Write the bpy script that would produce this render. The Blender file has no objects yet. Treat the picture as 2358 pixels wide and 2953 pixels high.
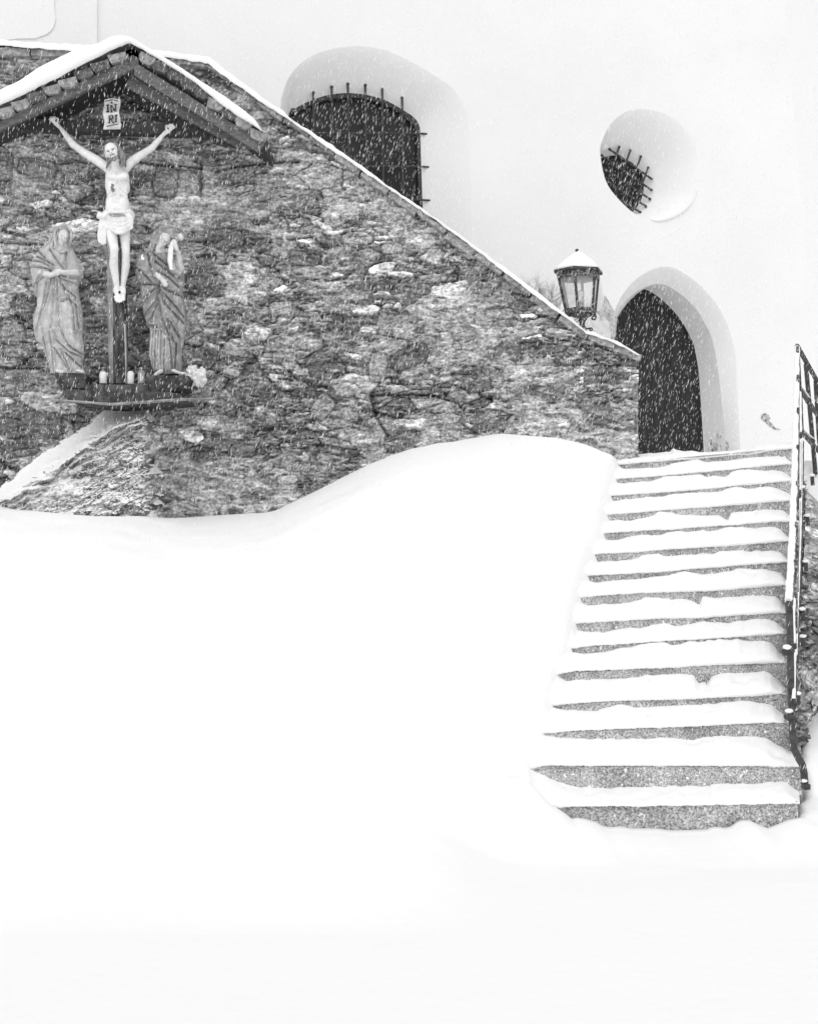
import bpy, bmesh, math, random
import numpy as np
from mathutils import Vector, Matrix
random.seed(7); rng = np.random.default_rng(7)
sc = bpy.context.scene
col = sc.collection

# ------------------------------------------------------------------ camera
F, CX, HY, EYE = 3860.0, 1179.0, 1596.0, 1.6      # focal length in photo pixels, centre column, horizon row, eye height
cam = bpy.data.cameras.new('camera'); cam_o = bpy.data.objects.new('camera', cam); col.objects.link(cam_o)
cam.sensor_fit = 'VERTICAL'; cam.sensor_height = 36.0; cam.sensor_width = 36.0
cam.lens = F/2953*36; cam.shift_y = (HY-1476.5)/2953
cam.clip_start = 0.1; cam.clip_end = 500
cam_o.location = (0, 0, EYE); cam_o.rotation_euler = (math.radians(90), 0, 0)
sc.camera = cam_o
# ------------------------------------------------------------------ sky and light (overcast, snowing)
w = bpy.data.worlds.new("World"); sc.world = w; w.use_nodes = True
nt = w.node_tree; nt.nodes.clear()
sky = nt.nodes.new('ShaderNodeTexSky'); sky.sky_type = 'NISHITA'; sky.sun_disc = False
sky.sun_elevation = math.radians(55); sky.sun_rotation = math.radians(190)
bw = nt.nodes.new('ShaderNodeHueSaturation'); bw.inputs['Saturation'].default_value = 0
bgn = nt.nodes.new('ShaderNodeBackground'); bgn.inputs['Strength'].default_value = 0.14
wo = nt.nodes.new('ShaderNodeOutputWorld')
nt.links.new(sky.outputs[0], bw.inputs['Color']); nt.links.new(bw.outputs[0], bgn.inputs[0]); nt.links.new(bgn.outputs[0], wo.inputs[0])
sun = bpy.data.lights.new('sun', 'SUN'); sun.energy = 0.8; sun.angle = math.radians(80); sun.color = (1, 1, 1)
sun_o = bpy.data.objects.new('sun', sun); col.objects.link(sun_o)
sun_o.rotation_euler = (math.radians(35), 0, math.radians(-8))
sc.view_settings.view_transform = 'Standard'; sc.view_settings.look = 'None'; sc.view_settings.gamma = 1
sc.view_settings.exposure = 0.39

# ------------------------------------------------------------------ helpers
def P(px, py, Y):
    return Vector(((px-CX)*Y/F, Y, EYE-(py-HY)*Y/F))
def tag(o, label=None, cat=None, group=None, kind=None):
    if label: o['label'] = label
    if cat: o['category'] = cat
    if group: o['group'] = group
    if kind: o['kind'] = kind
    return o
def empty(name, loc, label, cat, group=None):
    o = bpy.data.objects.new(name, None); col.objects.link(o); o.location = loc; o.empty_display_size = 0.1
    return tag(o, label, cat, group)
def origin(o):
    return Matrix.Translation(Vector(o.location))     # parts keep world coordinates, so only a root Empty is offset
def mesh(name, v, f, mat, parent=None, smooth=False):
    me = bpy.data.meshes.new(name); me.from_pydata([tuple(a) for a in v], [], [tuple(a) for a in f]); me.update()
    me.materials.append(mat)
    if smooth: me.polygons.foreach_set('use_smooth', [True]*len(me.polygons))
    o = bpy.data.objects.new(name, me); col.objects.link(o)
    if parent:
        o.parent = parent; o.matrix_parent_inverse = origin(parent).inverted()
    return o
class MB:
    def __init__(s): s.v = []; s.f = []
    def add(s, v, f):
        n = len(s.v); s.v += [Vector(a) for a in v]; s.f += [[i+n for i in q] for q in f]; return s
    def prism(s, pts, d):                       # closed outline pushed back by vector d
        n = len(pts); d = Vector(d); a = [Vector(p) for p in pts]
        s.add(a+[p+d for p in a], [list(range(n)), list(range(2*n-1, n-1, -1))]+[[i, i+n, (i+1) % n+n, (i+1) % n] for i in range(n)]); return s
    def bar(s, a, b, wx, wy, up=(0, 1, 0)):     # box-section bar from a to b
        a, b = Vector(a), Vector(b); d = (b-a).normalized(); u = d.cross(Vector(up))
        if u.length < 1e-4: u = d.cross(Vector((1, 0, 0)))
        u.normalize(); t = u.cross(d).normalized(); u *= wx/2; t *= wy/2
        v = [a+u+t, a-u+t, a-u-t, a+u-t, b+u+t, b-u+t, b-u-t, b+u-t]
        s.add(v, [(0, 1, 2, 3), (7, 6, 5, 4), (0, 4, 5, 1), (1, 5, 6, 2), (2, 6, 7, 3), (3, 7, 4, 0)]); return s
    def box(s, c, sx, sy, sz):
        x, y, z = c; return s.bar((x, y, z-sz/2), (x, y, z+sz/2), sx, sy)
    def tube(s, pts, rad, n=10, cap=True):
        pts = [Vector(p) for p in pts]
        if not hasattr(rad, '__len__'): rad = [rad]*len(pts)
        v = []; f = []; prev = None
        for i, p in enumerate(pts):
            d = (pts[min(i+1, len(pts)-1)]-pts[max(i-1, 0)]).normalized()
            u = prev-d*prev.dot(d) if prev is not None else d.cross(Vector((0.13, 0.9, 0.21)))
            u.normalize(); prev = u; t = d.cross(u)
            for k in range(n):
                a = 2*math.pi*k/n; v.append(p+(u*math.cos(a)+t*math.sin(a))*rad[i])
        for i in range(len(pts)-1):
            for k in range(n):
                f.append((i*n+k, i*n+(k+1) % n, (i+1)*n+(k+1) % n, (i+1)*n+k))
        if cap: f.append(tuple(range(n-1, -1, -1))); f.append(tuple(range((len(pts)-1)*n, len(pts)*n)))
        s.add(v, f); return s
    def ball(s, c, r, n=12, m=8, rot=None, wob=0.0):
        c = Vector(c); r = Vector(r) if hasattr(r, '__len__') else Vector((r, r, r)); v = []; f = []
        for i in range(m+1):
            ph = math.pi*i/m
            for k in range(n):
                a = 2*math.pi*k/n
                q = Vector((r.x*math.sin(ph)*math.cos(a), r.y*math.sin(ph)*math.sin(a), r.z*math.cos(ph)))
                if wob: q *= 1+wob*(random.random()-.5)
                if rot is not None: q = rot @ q
                v.append(c+q)
        for i in range(m):
            for k in range(n): f.append((i*n+k, (i+1)*n+k, (i+1)*n+(k+1) % n, i*n+(k+1) % n))
        s.add(v, f); return s
    def capsule(s, a, b, ra, rb, n=12):
        a, b = Vector(a), Vector(b); d = (b-a).normalized(); pts = []; rad = []
        for k in range(4):
            t = math.pi/2*k/4; pts.append(a-d*ra*math.cos(t)); rad.append(max(ra*math.sin(t), ra*0.02))
        pts += [a, b]; rad += [ra, rb]
        for k in range(1, 5):
            t = math.pi/2*k/4; pts.append(b+d*rb*math.sin(t)); rad.append(max(rb*math.cos(t), rb*.02))
        s.tube(pts, rad, n); return s
    def build(s, name, mat, parent=None, smooth=False):
        return mesh(name, s.v, s.f, mat, parent, smooth)
def fuse(o, vox, smooth=6):                     # melt overlapping limbs into one continuous skin
    m = o.modifiers.new('fuse', 'REMESH'); m.mode = 'VOXEL'; m.voxel_size = vox; m.use_smooth_shade = True
    if smooth:
        q = o.modifiers.new('soften', 'SMOOTH'); q.factor = 0.5; q.iterations = smooth
    return o
# --- numpy noise
def hsh(i, j, s):
    x = np.sin(i*127.1+j*311.7+s*74.7)*43758.5453
    return x-np.floor(x)
def vnoise(x, y, s=0):
    xi = np.floor(x); yi = np.floor(y); fx = x-xi; fy = y-yi
    fx = fx*fx*(3-2*fx); fy = fy*fy*(3-2*fy)
    a = hsh(xi, yi, s); b = hsh(xi+1, yi, s); c = hsh(xi, yi+1, s); d = hsh(xi+1, yi+1, s)
    return (a*(1-fx)+b*fx)*(1-fy)+(c*(1-fx)+d*fx)*fy
def fbm(x, y, s=0, o=4):
    r = 0; a = .5
    for k in range(o): r = r+a*vnoise(x*2**k+17.3*k, y*2**k+9.1*k, s+k); a *= .5
    return r/(1-.5**o)
def vor(u, v, s):
    ui = np.floor(u); vi = np.floor(v)
    F1 = np.full(u.shape, 9.); F2 = F1.copy(); I1 = np.zeros(u.shape); I2 = I1.copy(); dx1 = I1.copy(); dy1 = I1.copy()
    for a in (-1, 0, 1):
        for b in (-1, 0, 1):
            ci = ui+a; cj = vi+b
            px = ci+.12+.76*hsh(ci, cj, s)+.5*(np.mod(cj, 2)); py = cj+.15+.7*hsh(ci, cj, s+5)
            dx = u-px; dy = v-py; d = np.sqrt(dx*dx+dy*dy); h = hsh(ci, cj, s+9)
            n1 = d < F1; n2 = (~n1) & (d < F2)
            F2 = np.where(n1, F1, np.where(n2, d, F2)); I2 = np.where(n1, I1, np.where(n2, h, I2))
            F1 = np.where(n1, d, F1); I1 = np.where(n1, h, I1); dx1 = np.where(n1, dx, dx1); dy1 = np.where(n1, dy, dy1)
    return F1, F2, I1, I2, dx1, dy1
def sstep(a, b, x):
    t = np.clip((x-a)/(b-a), 0, 1); return t*t*(3-2*t)
def grid_mesh(name, X, Y, Z, mat, parent=None, keep=None, tone=None, smooth=True, flip=False):
    n, m = X.shape
    co = np.stack([X, Y, Z], -1).reshape(-1, 3)
    idx = np.arange(n*m).reshape(n, m)
    q = np.stack([idx[:-1, :-1], idx[:-1, 1:], idx[1:, 1:], idx[1:, :-1]], -1)
    if flip: q = q[..., ::-1]
    if keep is not None: q = q[keep]
    q = q.reshape(-1, 4)
    me = bpy.data.meshes.new(name)
    me.vertices.add(len(co)); me.vertices.foreach_set('co', co.ravel())
    me.loops.add(q.size); me.loops.foreach_set('vertex_index', q.ravel().astype(np.int32))
    me.polygons.add(len(q)); me.polygons.foreach_set('loop_start', np.arange(0, q.size, 4, dtype=np.int32))
    me.update(calc_edges=True); me.validate()
    if smooth: me.polygons.foreach_set('use_smooth', np.ones(len(me.polygons), bool))
    if tone is not None:
        at = me.attributes.new('tone', 'FLOAT', 'POINT'); at.data.foreach_set('value', tone.ravel().astype(np.float32))
    me.materials.append(mat)
    o = bpy.data.objects.new(name, me); col.objects.link(o)
    if parent:
        o.parent = parent; o.matrix_parent_inverse = origin(parent).inverted()
    return o

# ------------------------------------------------------------------ materials (black and white)
def mat(name, c, rough=.8, var=.0, vscale=8., bump=.0, bscale=30., stretch=(1, 1, 1), metallic=0, c2=None, attr=False, lo=.35, hi=.65, detail=6, bdist=.01):
    m = bpy.data.materials.new(name); m.use_nodes = True; t = m.node_tree; L = t.links.new
    b = t.nodes['Principled BSDF']; b.inputs['Roughness'].default_value = rough; b.inputs['Metallic'].default_value = metallic
    b.inputs['Specular IOR Level'].default_value = 0.25
    b.inputs['Base Color'].default_value = (c, c, c, 1)
    tc = t.nodes.new('ShaderNodeTexCoord'); mp = t.nodes.new('ShaderNodeMapping'); mp.inputs['Scale'].default_value = stretch
    L(tc.outputs['Object'], mp.inputs[0])
    if c2 is not None:
        n = t.nodes.new('ShaderNodeTexNoise'); n.inputs['Scale'].default_value = vscale; n.inputs['Detail'].default_value = detail; n.inputs['Roughness'].default_value = .65
        L(mp.outputs[0], n.inputs['Vector'])
        r = t.nodes.new('ShaderNodeMapRange'); r.inputs['From Min'].default_value = lo; r.inputs['From Max'].default_value = hi
        r.inputs['To Min'].default_value = c; r.inputs['To Max'].default_value = c2
        L(n.outputs[0], r.inputs[0]); out = r.outputs[0]
        if attr:
            a = t.nodes.new('ShaderNodeAttribute'); a.attribute_name = 'tone'
            mu = t.nodes.new('ShaderNodeMath'); mu.operation = 'MULTIPLY'; L(out, mu.inputs[0]); L(a.outputs['Fac'], mu.inputs[1]); out = mu.outputs[0]
        cb = t.nodes.new('ShaderNodeCombineColor'); [L(out, cb.inputs[k]) for k in range(3)]
        L(cb.outputs[0], b.inputs['Base Color'])
    if bump:
        n2 = t.nodes.new('ShaderNodeTexNoise'); n2.inputs['Scale'].default_value = bscale; n2.inputs['Detail'].default_value = 5
        L(mp.outputs[0], n2.inputs['Vector'])
        bp = t.nodes.new('ShaderNodeBump'); bp.inputs['Strength'].default_value = bump; bp.inputs['Distance'].default_value = bdist
        L(n2.outputs[0], bp.inputs['Height']); L(bp.outputs[0], b.inputs['Normal'])
    return m
M = {}
M['snow'] = mat('snow', .9, .7, bump=.35, bscale=14, bdist=.01)
M['granite'] = mat('granite', .12, .85, c2=.72, vscale=95, lo=.36, hi=.66, bump=.5, bscale=90, stretch=(1, 1, 1))
def granite_mat():
    m = M['granite']; t = m.node_tree; L = t.links.new; b = t.nodes['Principled BSDF']; src = b.inputs['Base Color'].links[0].from_socket
    tc = t.nodes.new('ShaderNodeTexCoord'); n = t.nodes.new('ShaderNodeTexNoise'); n.inputs['Scale'].default_value = 5; n.inputs['Detail'].default_value = 6; L(tc.outputs['Object'], n.inputs[0])
    r = t.nodes.new('ShaderNodeMapRange'); r.inputs['From Min'].default_value = .35; r.inputs['From Max'].default_value = .65; r.inputs['To Min'].default_value = .68; r.inputs['To Max'].default_value = 1.12; L(n.outputs[0], r.inputs[0])
    n3 = t.nodes.new('ShaderNodeTexNoise'); n3.inputs['Scale'].default_value = 42; n3.inputs['Detail'].default_value = 4; L(tc.outputs['Object'], n3.inputs[0])      # snow dust clinging to the rough face
    r3 = t.nodes.new('ShaderNodeMapRange'); r3.inputs['From Min'].default_value = .62; r3.inputs['From Max'].default_value = .70; L(n3.outputs[0], r3.inputs[0])
    mx = t.nodes.new('ShaderNodeMix'); mx.data_type = 'RGBA'; mx.blend_type = 'MULTIPLY'; mx.inputs['Factor'].default_value = 1; cb = t.nodes.new('ShaderNodeCombineColor'); [L(r.outputs[0], cb.inputs[k]) for k in range(3)]
    L(src, mx.inputs['A']); L(cb.outputs[0], mx.inputs['B'])
    m2 = t.nodes.new('ShaderNodeMix'); m2.data_type = 'RGBA'; L(r3.outputs[0], m2.inputs['Factor']); L(mx.outputs['Result'], m2.inputs['A']); m2.inputs['B'].default_value = (.85, .85, .85, 1)
    L(m2.outputs['Result'], b.inputs['Base Color'])
granite_mat()
M['wallstone'] = mat('wallstone', .40, .9, c2=1.85, vscale=34, lo=.34, hi=.68, bump=.8, bscale=60, stretch=(1, 1, 1.3), attr=True, detail=12, bdist=.014)
M['coping'] = mat('coping', .15, .9, c2=.55, vscale=22, bump=.6, bscale=40, stretch=(1, 1, 1.6), lo=.32, hi=.68, detail=8)
M['plaster'] = mat('plaster', .75, .9, c2=.80, vscale=.7, bump=.25, bscale=60, lo=.3, hi=.7, bdist=.004)
M['plaster_bright'] = mat('plaster_bright', .80, .9, c2=.79, vscale=.7, bump=.2, bscale=60, bdist=.004)
M['dark_glass'] = mat('dark_glass', .012, .45, c2=.03, vscale=3, bump=.1, bscale=10)
M['door_dark'] = mat('door_dark', .014, .7, c2=.04, vscale=6, bump=.5, bscale=20, stretch=(6, 6, .7))  # near-black fill: unlit interior of the doorway painted as colour
M['iron'] = mat('iron', .03, .6, c2=.08, vscale=30, bump=.5, bscale=80)
M['iron_bar'] = mat('iron_bar', .03, .6, c2=.22, vscale=45, lo=.5, hi=.7)
M['iron_frost'] = mat('iron_frost', .05, .6, c2=.45, vscale=45, lo=.48, hi=.66, bump=.5, bscale=80)
M['wood'] = mat('wood', .07, .8, c2=.20, vscale=18, bump=.6, bscale=40, stretch=(1, 1, 4), lo=.3, hi=.7)
M['dark_wood'] = mat('dark_wood', .03, .8, c2=.09, vscale=16, bump=.5, bscale=40, stretch=(6, 6, 1))
M['post_wood'] = mat('post_wood', .03, .8, c2=.14, vscale=7, bump=.5, bscale=40, stretch=(4, 4, .7), lo=.45, hi=.65)
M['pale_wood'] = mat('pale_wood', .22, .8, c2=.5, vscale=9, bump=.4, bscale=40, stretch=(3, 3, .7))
M['shingle'] = mat('shingle', .13, .85, c2=.42, vscale=22, bump=.7, bscale=60, lo=.32, hi=.66)
M['shingle_dark'] = mat('shingle_dark', .05, .85, c2=.18, vscale=22, bump=.7, bscale=60)
M['flesh'] = mat('flesh', .62, .6, c2=.80, vscale=12, bump=.25, bscale=40, lo=.3, hi=.6)
M['hair'] = mat('hair', .10, .7, c2=.32, vscale=30, bump=.9, bscale=45, stretch=(2.5, 2.5, .6))
M['loin'] = mat('loin', .68, .75, c2=.82, vscale=20, bump=.2, bscale=40)
M['gold'] = mat('gold', .28, .5, c2=.4, vscale=20)
M['wound'] = mat('wound', .10, .5, c2=.25, vscale=60)
M['statue_pale'] = mat('statue_pale', .36, .8, c2=.60, vscale=14, bump=.6, bscale=70, lo=.3, hi=.7)
M['statue_face'] = mat('statue_face', .52, .8, c2=.70, vscale=14, bump=.3, bscale=60)
M['statue_dark'] = mat('statue_dark', .17, .8, c2=.44, vscale=18, bump=.7, bscale=70, lo=.3, hi=.7)
M['statue_mid'] = mat('statue_mid', .34, .8, c2=.60, vscale=18, bump=.5, bscale=70)
M['ledge'] = mat('ledge', .03, .8, c2=.12, vscale=14, bump=.6, bscale=50, lo=.4, hi=.7)
M['ledge_lip'] = mat('ledge_lip', .15, .8, c2=.42, vscale=9, bump=.5, bscale=50)
M['sign_white'] = mat('sign_white', .66, .6, c2=.8, vscale=20)
M['ink'] = mat('ink', .04, .6)
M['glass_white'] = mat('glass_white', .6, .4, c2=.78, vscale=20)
M['glass_grey'] = mat('glass_grey', .16, .25, c2=.4, vscale=16)
M['quartz'] = mat('quartz', .5, .8, c2=.85, vscale=30, bump=.8, bscale=60)
M['stain'] = mat('stain', .26, .9, c2=.6, vscale=22, lo=.35, hi=.62, bump=.4, bscale=60)
M['stain_dark'] = mat('stain_dark', .16, .9, c2=.6, vscale=28, lo=.4, hi=.6, bump=.4, bscale=60)
M['bulb'] = mat('bulb', .75, .3)
def glass_mat():
    m = bpy.data.materials.new('lantern_glass'); m.use_nodes = True; t = m.node_tree; t.nodes.clear()
    o = t.nodes.new('ShaderNodeOutputMaterial'); mx = t.nodes.new('ShaderNodeMixShader'); mx.inputs[0].default_value = .3
    a = t.nodes.new('ShaderNodeBsdfTransparent'); b = t.nodes.new('ShaderNodeBsdfDiffuse'); b.inputs[0].default_value = (.9, .9, .9, 1)
    t.links.new(a.outputs[0], mx.inputs[1]); t.links.new(b.outputs[0], mx.inputs[2]); t.links.new(mx.outputs[0], o.inputs[0]); return m
M['glass'] = glass_mat()
def rock_mat():                                  # bare rock, snow lying where the surface faces up
    m = mat('rock', .40, .9, c2=1.85, vscale=34, lo=.34, hi=.68, bump=.8, bscale=60, stretch=(1, 1, 1.3), attr=True, detail=12, bdist=.014); t = m.node_tree; L = t.links.new
    b = t.nodes['Principled BSDF']; src = b.inputs['Base Color'].links[0].from_socket
    g = t.nodes.new('ShaderNodeNewGeometry'); sx = t.nodes.new('ShaderNodeSeparateXYZ'); L(g.outputs['True Normal'], sx.inputs[0])
    n = t.nodes.new('ShaderNodeTexNoise'); n.inputs['Scale'].default_value = 9; n.inputs['Detail'].default_value = 8
    tc = t.nodes.new('ShaderNodeTexCoord'); L(tc.outputs['Object'], n.inputs['Vector'])
    ad = t.nodes.new('ShaderNodeMath'); ad.operation = 'MULTIPLY_ADD'; L(n.outputs[0], ad.inputs[0]); ad.inputs[1].default_value = 0.7; L(sx.outputs[2], ad.inputs[2])
    r = t.nodes.new('ShaderNodeMapRange'); r.inputs['From Min'].default_value = .60; r.inputs['From Max'].default_value = .69; L(ad.outputs[0], r.inputs[0])
    mx = t.nodes.new('ShaderNodeMix'); mx.data_type = 'RGBA'; L(r.outputs[0], mx.inputs['Factor']); L(src, mx.inputs['A']); mx.inputs['B'].default_value = (.9, .9, .9, 1)
    L(mx.outputs['Result'], b.inputs['Base Color']); return m
M['rock'] = rock_mat()

# ------------------------------------------------------------------ stone wall plane, step lines (traced, photo pixels)
def wallY(x): return 12.3+.1*x
def onwall(px, py, off=0.):
    k = (px-CX)/F; x = 12.3*k/(1-.1*k); Y = 12.3+.1*x
    q = P(px, py, Y-off); return q
def C(pts, s, ox, oy): return [(ox+x/s, oy+y/s) for x, y in pts]
c1 = (2.87, 1720, 1260); c2_ = (2.69, 1680, 1440); c3 = (2.46, 1620, 1640); c4 = (2.1525, 1540, 1860); c5 = (2.05, 1500, 2100)
BANDS = [  # (top line, lower line) of each bare riser, lowest step first
 (C([(238,468),(300,462),(700,460),(1200,452),(1640,445)],*c5), C([(238,472),(285,525),(340,518),(440,548),(470,570),(520,585),(570,575),(640,590),(800,592),(880,605),(1080,600),(1130,578),(1220,592),(1240,555),(1320,530),(1380,560),(1440,590),(1490,570),(1560,535),(1640,518)],*c5)),
 (C([(65,238),(150,220),(600,222),(1200,222),(1650,228)],*c5), C([(65,239),(130,275),(300,340),(500,350),(900,342),(1100,340),(1150,328),(1380,328),(1480,315),(1560,318),(1620,360),(1680,400)],*c5)),
 (C([(60,550),(200,535),(500,522),(900,510),(1300,490),(1480,482),(1580,485)],*c4), C([(138,37),(240,55),(560,62),(900,55),(1000,65),(1080,52),(1240,45),(1420,52),(1500,85),(1590,140)],*c5)),
 (C([(105,378),(240,362),(500,348),(900,338),(1300,320),(1570,302)],*c4), C([(105,382),(200,402),(370,405),(480,378),(540,368),(620,382),(760,380),(1100,362),(1290,345),(1400,360),(1480,378),(1540,430),(1580,455)],*c4)),
 (C([(135,185),(250,162),(600,150),(850,142),(1050,130),(1400,115),(1570,112)],*c4), C([(135,188),(200,222),(260,215),(420,208),(590,205),(680,188),(850,178),(975,182),(1002,214),(1022,236),(1052,230),(1072,248),(1092,206),(1125,184),(1200,172),(1300,170),(1440,165),(1490,200),(1570,275)],*c4)),
 (C([(50,570),(200,548),(400,535),(610,522),(760,512),(1000,500),(1250,485),(1600,460)],*c3), [(1640,1873),(1651,1881),(1689,1884),(1749,1879),(1786,1868),(1814,1867),(1835,1860),(1872,1853),(1913,1851),(1937,1860),(1961,1857),(1986,1847),(2027,1847),(2043,1841),(2059,1847),(2075,1841),(2108,1843),(2124,1841),(2148,1848),(2205,1849),(2232,1862),(2246,1881),(2265,1899)]),
 (C([(75,390),(350,375),(700,355),(1000,348),(1350,325),(1600,315)],*c3), C([(75,400),(95,428),(150,440),(290,448),(420,425),(590,410),(640,392),(740,388),(800,402),(920,388),(1000,370),(1090,380),(1180,382),(1240,365),(1300,368),(1380,355),(1480,362),(1540,400),(1590,440)],*c3)),
 (C([(110,210),(300,188),(560,175),(900,162),(1050,160),(1360,135),(1600,118)],*c3), C([(110,212),(140,240),(200,255),(400,242),(530,228),(580,205),(620,198),(700,205),(780,215),(880,212),(930,226),(960,248),(974,244),(990,206),(1010,194),(1080,205),(1180,198),(1300,190),(1480,192),(1540,220),(1590,285)],*c3)),
 ([(1685,1660),(1782,1656),(1903,1650),(1970,1643),(2126,1631),(2271,1622)], [(1685,1663),(1697,1673),(1713,1678),(1782,1673),(1864,1666),(1922,1659),(1948,1652),(1977,1646),(2007,1652),(2037,1654),(2107,1644),(2126,1638),(2163,1639),(2215,1643),(2249,1654),(2268,1672)]),
 (C([(65,440),(100,425),(430,410),(600,392),(1130,362),(1400,340),(1605,322)],*c2_), C([(65,445),(90,470),(150,482),(400,462),(450,435),(530,422),(590,420),(650,435),(800,428),(880,425),(960,418),(1015,425),(1060,405),(1160,395),(1300,400),(1440,395),(1520,405),(1560,435),(1590,470)],*c2_)),
 (C([(135,280),(170,262),(500,240),(700,235),(960,210),(1180,200),(1450,175),(1615,172)],*c2_), C([(135,288),(180,310),(300,305),(400,280),(560,275),(620,268),(660,250),(760,245),(840,250),(920,238),(1000,242),(1080,225),(1120,215),(1220,210),(1330,220),(1460,210),(1530,235),(1605,305)],*c2_)),
 (C([(160,128),(200,118),(400,105),(560,92),(610,85),(1000,60),(1400,25),(1620,10)],*c2_), C([(160,140),(185,160),(250,162),(400,155),(520,130),(580,95),(620,90),(680,98),(740,118),(850,118),(960,122),(1050,120),(1096,146),(1122,160),(1136,128),(1165,98),(1300,88),(1440,78),(1540,82),(1580,110),(1615,140)],*c2_)),
 (C([(90,490),(430,468),(620,455),(1000,425),(1080,412),(1150,405),(1330,390),(1450,380),(1620,365)],*c1), C([(90,500),(100,528),(200,520),(310,508),(390,495),(540,492),(640,468),(800,458),(1010,450),(1080,425),(1150,408),(1230,425),(1290,425),(1370,410),(1480,420),(1560,455),(1620,495)],*c1)),
 (C([(130,352),(500,325),(820,298),(1170,265),(1480,235),(1620,225)],*c1), C([(130,360),(140,382),(230,380),(420,365),(510,345),(560,325),(650,322),(740,318),(820,310),(860,310),(910,330),(960,320),(1060,325),(1120,285),(1190,266),(1300,270),(1400,275),(1500,275),(1560,300),(1620,345)],*c1)),
 (C([(190,232),(350,215),(650,192),(820,182),(1180,145),(1250,150),(1480,108),(1620,100)],*c1), C([(190,240),(215,258),(330,258),(500,250),(620,222),(700,200),(830,183),(880,200),(910,208),(1010,200),(1210,178),(1400,160),(1540,162),(1590,195),(1620,215)],*c1)),
]
TOPSNOW = C([(130,215),(150,205),(215,158),(300,148),(600,122),(630,90),(660,110),(700,120),(790,112),(850,130),(1130,122),(1260,100),(1310,65),(1400,50),(1500,45),(1620,50),(1700,52)],*c1)
NS = 15
SY = [7.7+.33*i for i in range(NS)]
def interp(pts, x):
    a = np.array(pts); return np.interp(x, a[:, 0], a[:, 1])
def smooth_open(p, n=4):
    out = []
    for i in range(len(p)-1):
        p0 = Vector(p[max(i-1, 0)]); p1 = Vector(p[i]); p2 = Vector(p[i+1]); p3 = Vector(p[min(i+2, len(p)-1)])
        for kk in range(n):
            t = kk/n; q = .5*((2*p1)+(-p0+p2)*t+(2*p0-5*p1+4*p2-p3)*t*t+(-p0+3*p1-3*p2+p3)*t**3); out.append((q.x, q.y))
    out.append(p[-1]); return out
def stair_left(Y):            # where the snow bank swallows the steps (world x)
    xs = [(b[0][0][0]-CX)*y/F for b, y in zip(BANDS, SY)]; xs[0] = xs[1]+.02
    return np.interp(Y, SY, xs)
def nose(Y): return .16+.518*(Y-7.7)

# ------------------------------------------------------------------ ground: one sheet of snow
SIL = [(-400,1425),(0,1440),(100,1462),(200,1478),(320,1490),(480,1496),(560,1492),(650,1484),(770,1477),(800,1470),(850,1445),(930,1405),(1000,1370),(1060,1340),(1120,1315),(1180,1295),(1260,1278),(1330,1268),(1400,1255),(1450,1250),(1520,1258),(1600,1266),(1660,1284),(1720,1308),(1780,1330),(1830,1322),(2400,1322)]
def bank_top(x):
    Y = wallY(x); px = CX+x*F/Y; return EYE-(interp(SIL, px)-HY)*Y/F
xs = np.concatenate([-np.geomspace(70, 4.6, 14), np.arange(-4.5, 4.5, .035), np.geomspace(4.6, 70, 14)])
ys = np.concatenate([-np.geomspace(60, 1, 10), np.arange(0, 4, .25), np.arange(4, 13.2, .035), np.geomspace(13.3, 120, 16)])
GX, GY = np.meshgrid(xs, ys)
def ground(X, Y):
    t = np.clip((Y-5.6)/(wallY(X)-.66*(1-sstep(-2.6, -1.7, X))-5.6), 0, 1)
    top = bank_top(np.clip(X, -4.5, 4.5))
    S = (t**1.35*.45+.55*sstep(0, 1, t)); S = S*(1-.0)+.0
    big = top*S
    xl = stair_left(Y)
    st = np.maximum(nose(np.clip(Y, 7.2, 12.45))+.05+.13*sstep(.0, .30, xl-X), 0)*sstep(7.0, 7.75, Y)
    wl = sstep(-.05, 1.3, xl-X)
    z = st*(1-wl)+big*wl
    z = np.where(Y > 9.5, np.minimum(z, top-.02*(wallY(X)-Y)+.0), z)
    # falls away under the steps
    inside = np.clip((X-xl+.03)/.20, 0, 1)*sstep(7.62, 7.74, Y)*sstep(0, .05, 13.2-Y)
    z = z-inside*.55
    # in front of the flight the snow stays low and level
    front = sstep(-.35, .3, X-.45)*(1-sstep(7.62, 7.72, Y))
    lowb = BANDS[0][1]
    px = CX+X*F/SY[0]
    zc = EYE-(interp(lowb, np.clip(px, 1618, 2299))-HY)*SY[0]/F
    zc = zc+.22*(1-sstep(1480, 1626, px))*sstep(7.1, 7.66, Y)
    zc = zc*sstep(.2, .6, X)
    z = z*(1-front)+front*(zc*sstep(6.9, 7.62, Y)-.012*(1-sstep(6.6, 7.6, Y)))
    # right of the railing the snow lies against the low wall
    re = np.interp(Y, [7.4, 7.7, 7.9, 8.03, 8.3, 12.5], [2.30, 2.24, 2.27, 2.385, 2.42, 3.66])-.035
    rr = sstep(0, .05, X-re)*sstep(7.35, 7.65, Y)
    zr = np.interp(Y, [7.3, 7.7, 8.03, 8.2, 8.4, 8.9, 9.6, 13], [.03, .095, .14, .26, .37, .55, .8, 1.9])+.12*sstep(.1, 1.2, X-re)
    z = z*(1-rr)+rr*zr
    z = np.where(Y > 13.2, 2.52+.03*np.clip(Y-13.2, 0, 3), z)
    n = (fbm(X*.55+3, Y*.55+8, 3, 3)-.5)*.16+(fbm(X*1.8, Y*3.2, 5, 3)-.5)*.035
    amp = (.15+.85*sstep(6.0, 8.5, Y))*(1-sstep(-.9, -.1, X-xl)*sstep(6.8, 7.6, Y))*(1-sstep(11.2, 11.9, Y))
    return z+n*amp
GZ = ground(GX, GY)
g = grid_mesh('snow_ground', GX, GY, GZ, M['snow']); tag(g, kind='structure')
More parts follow.
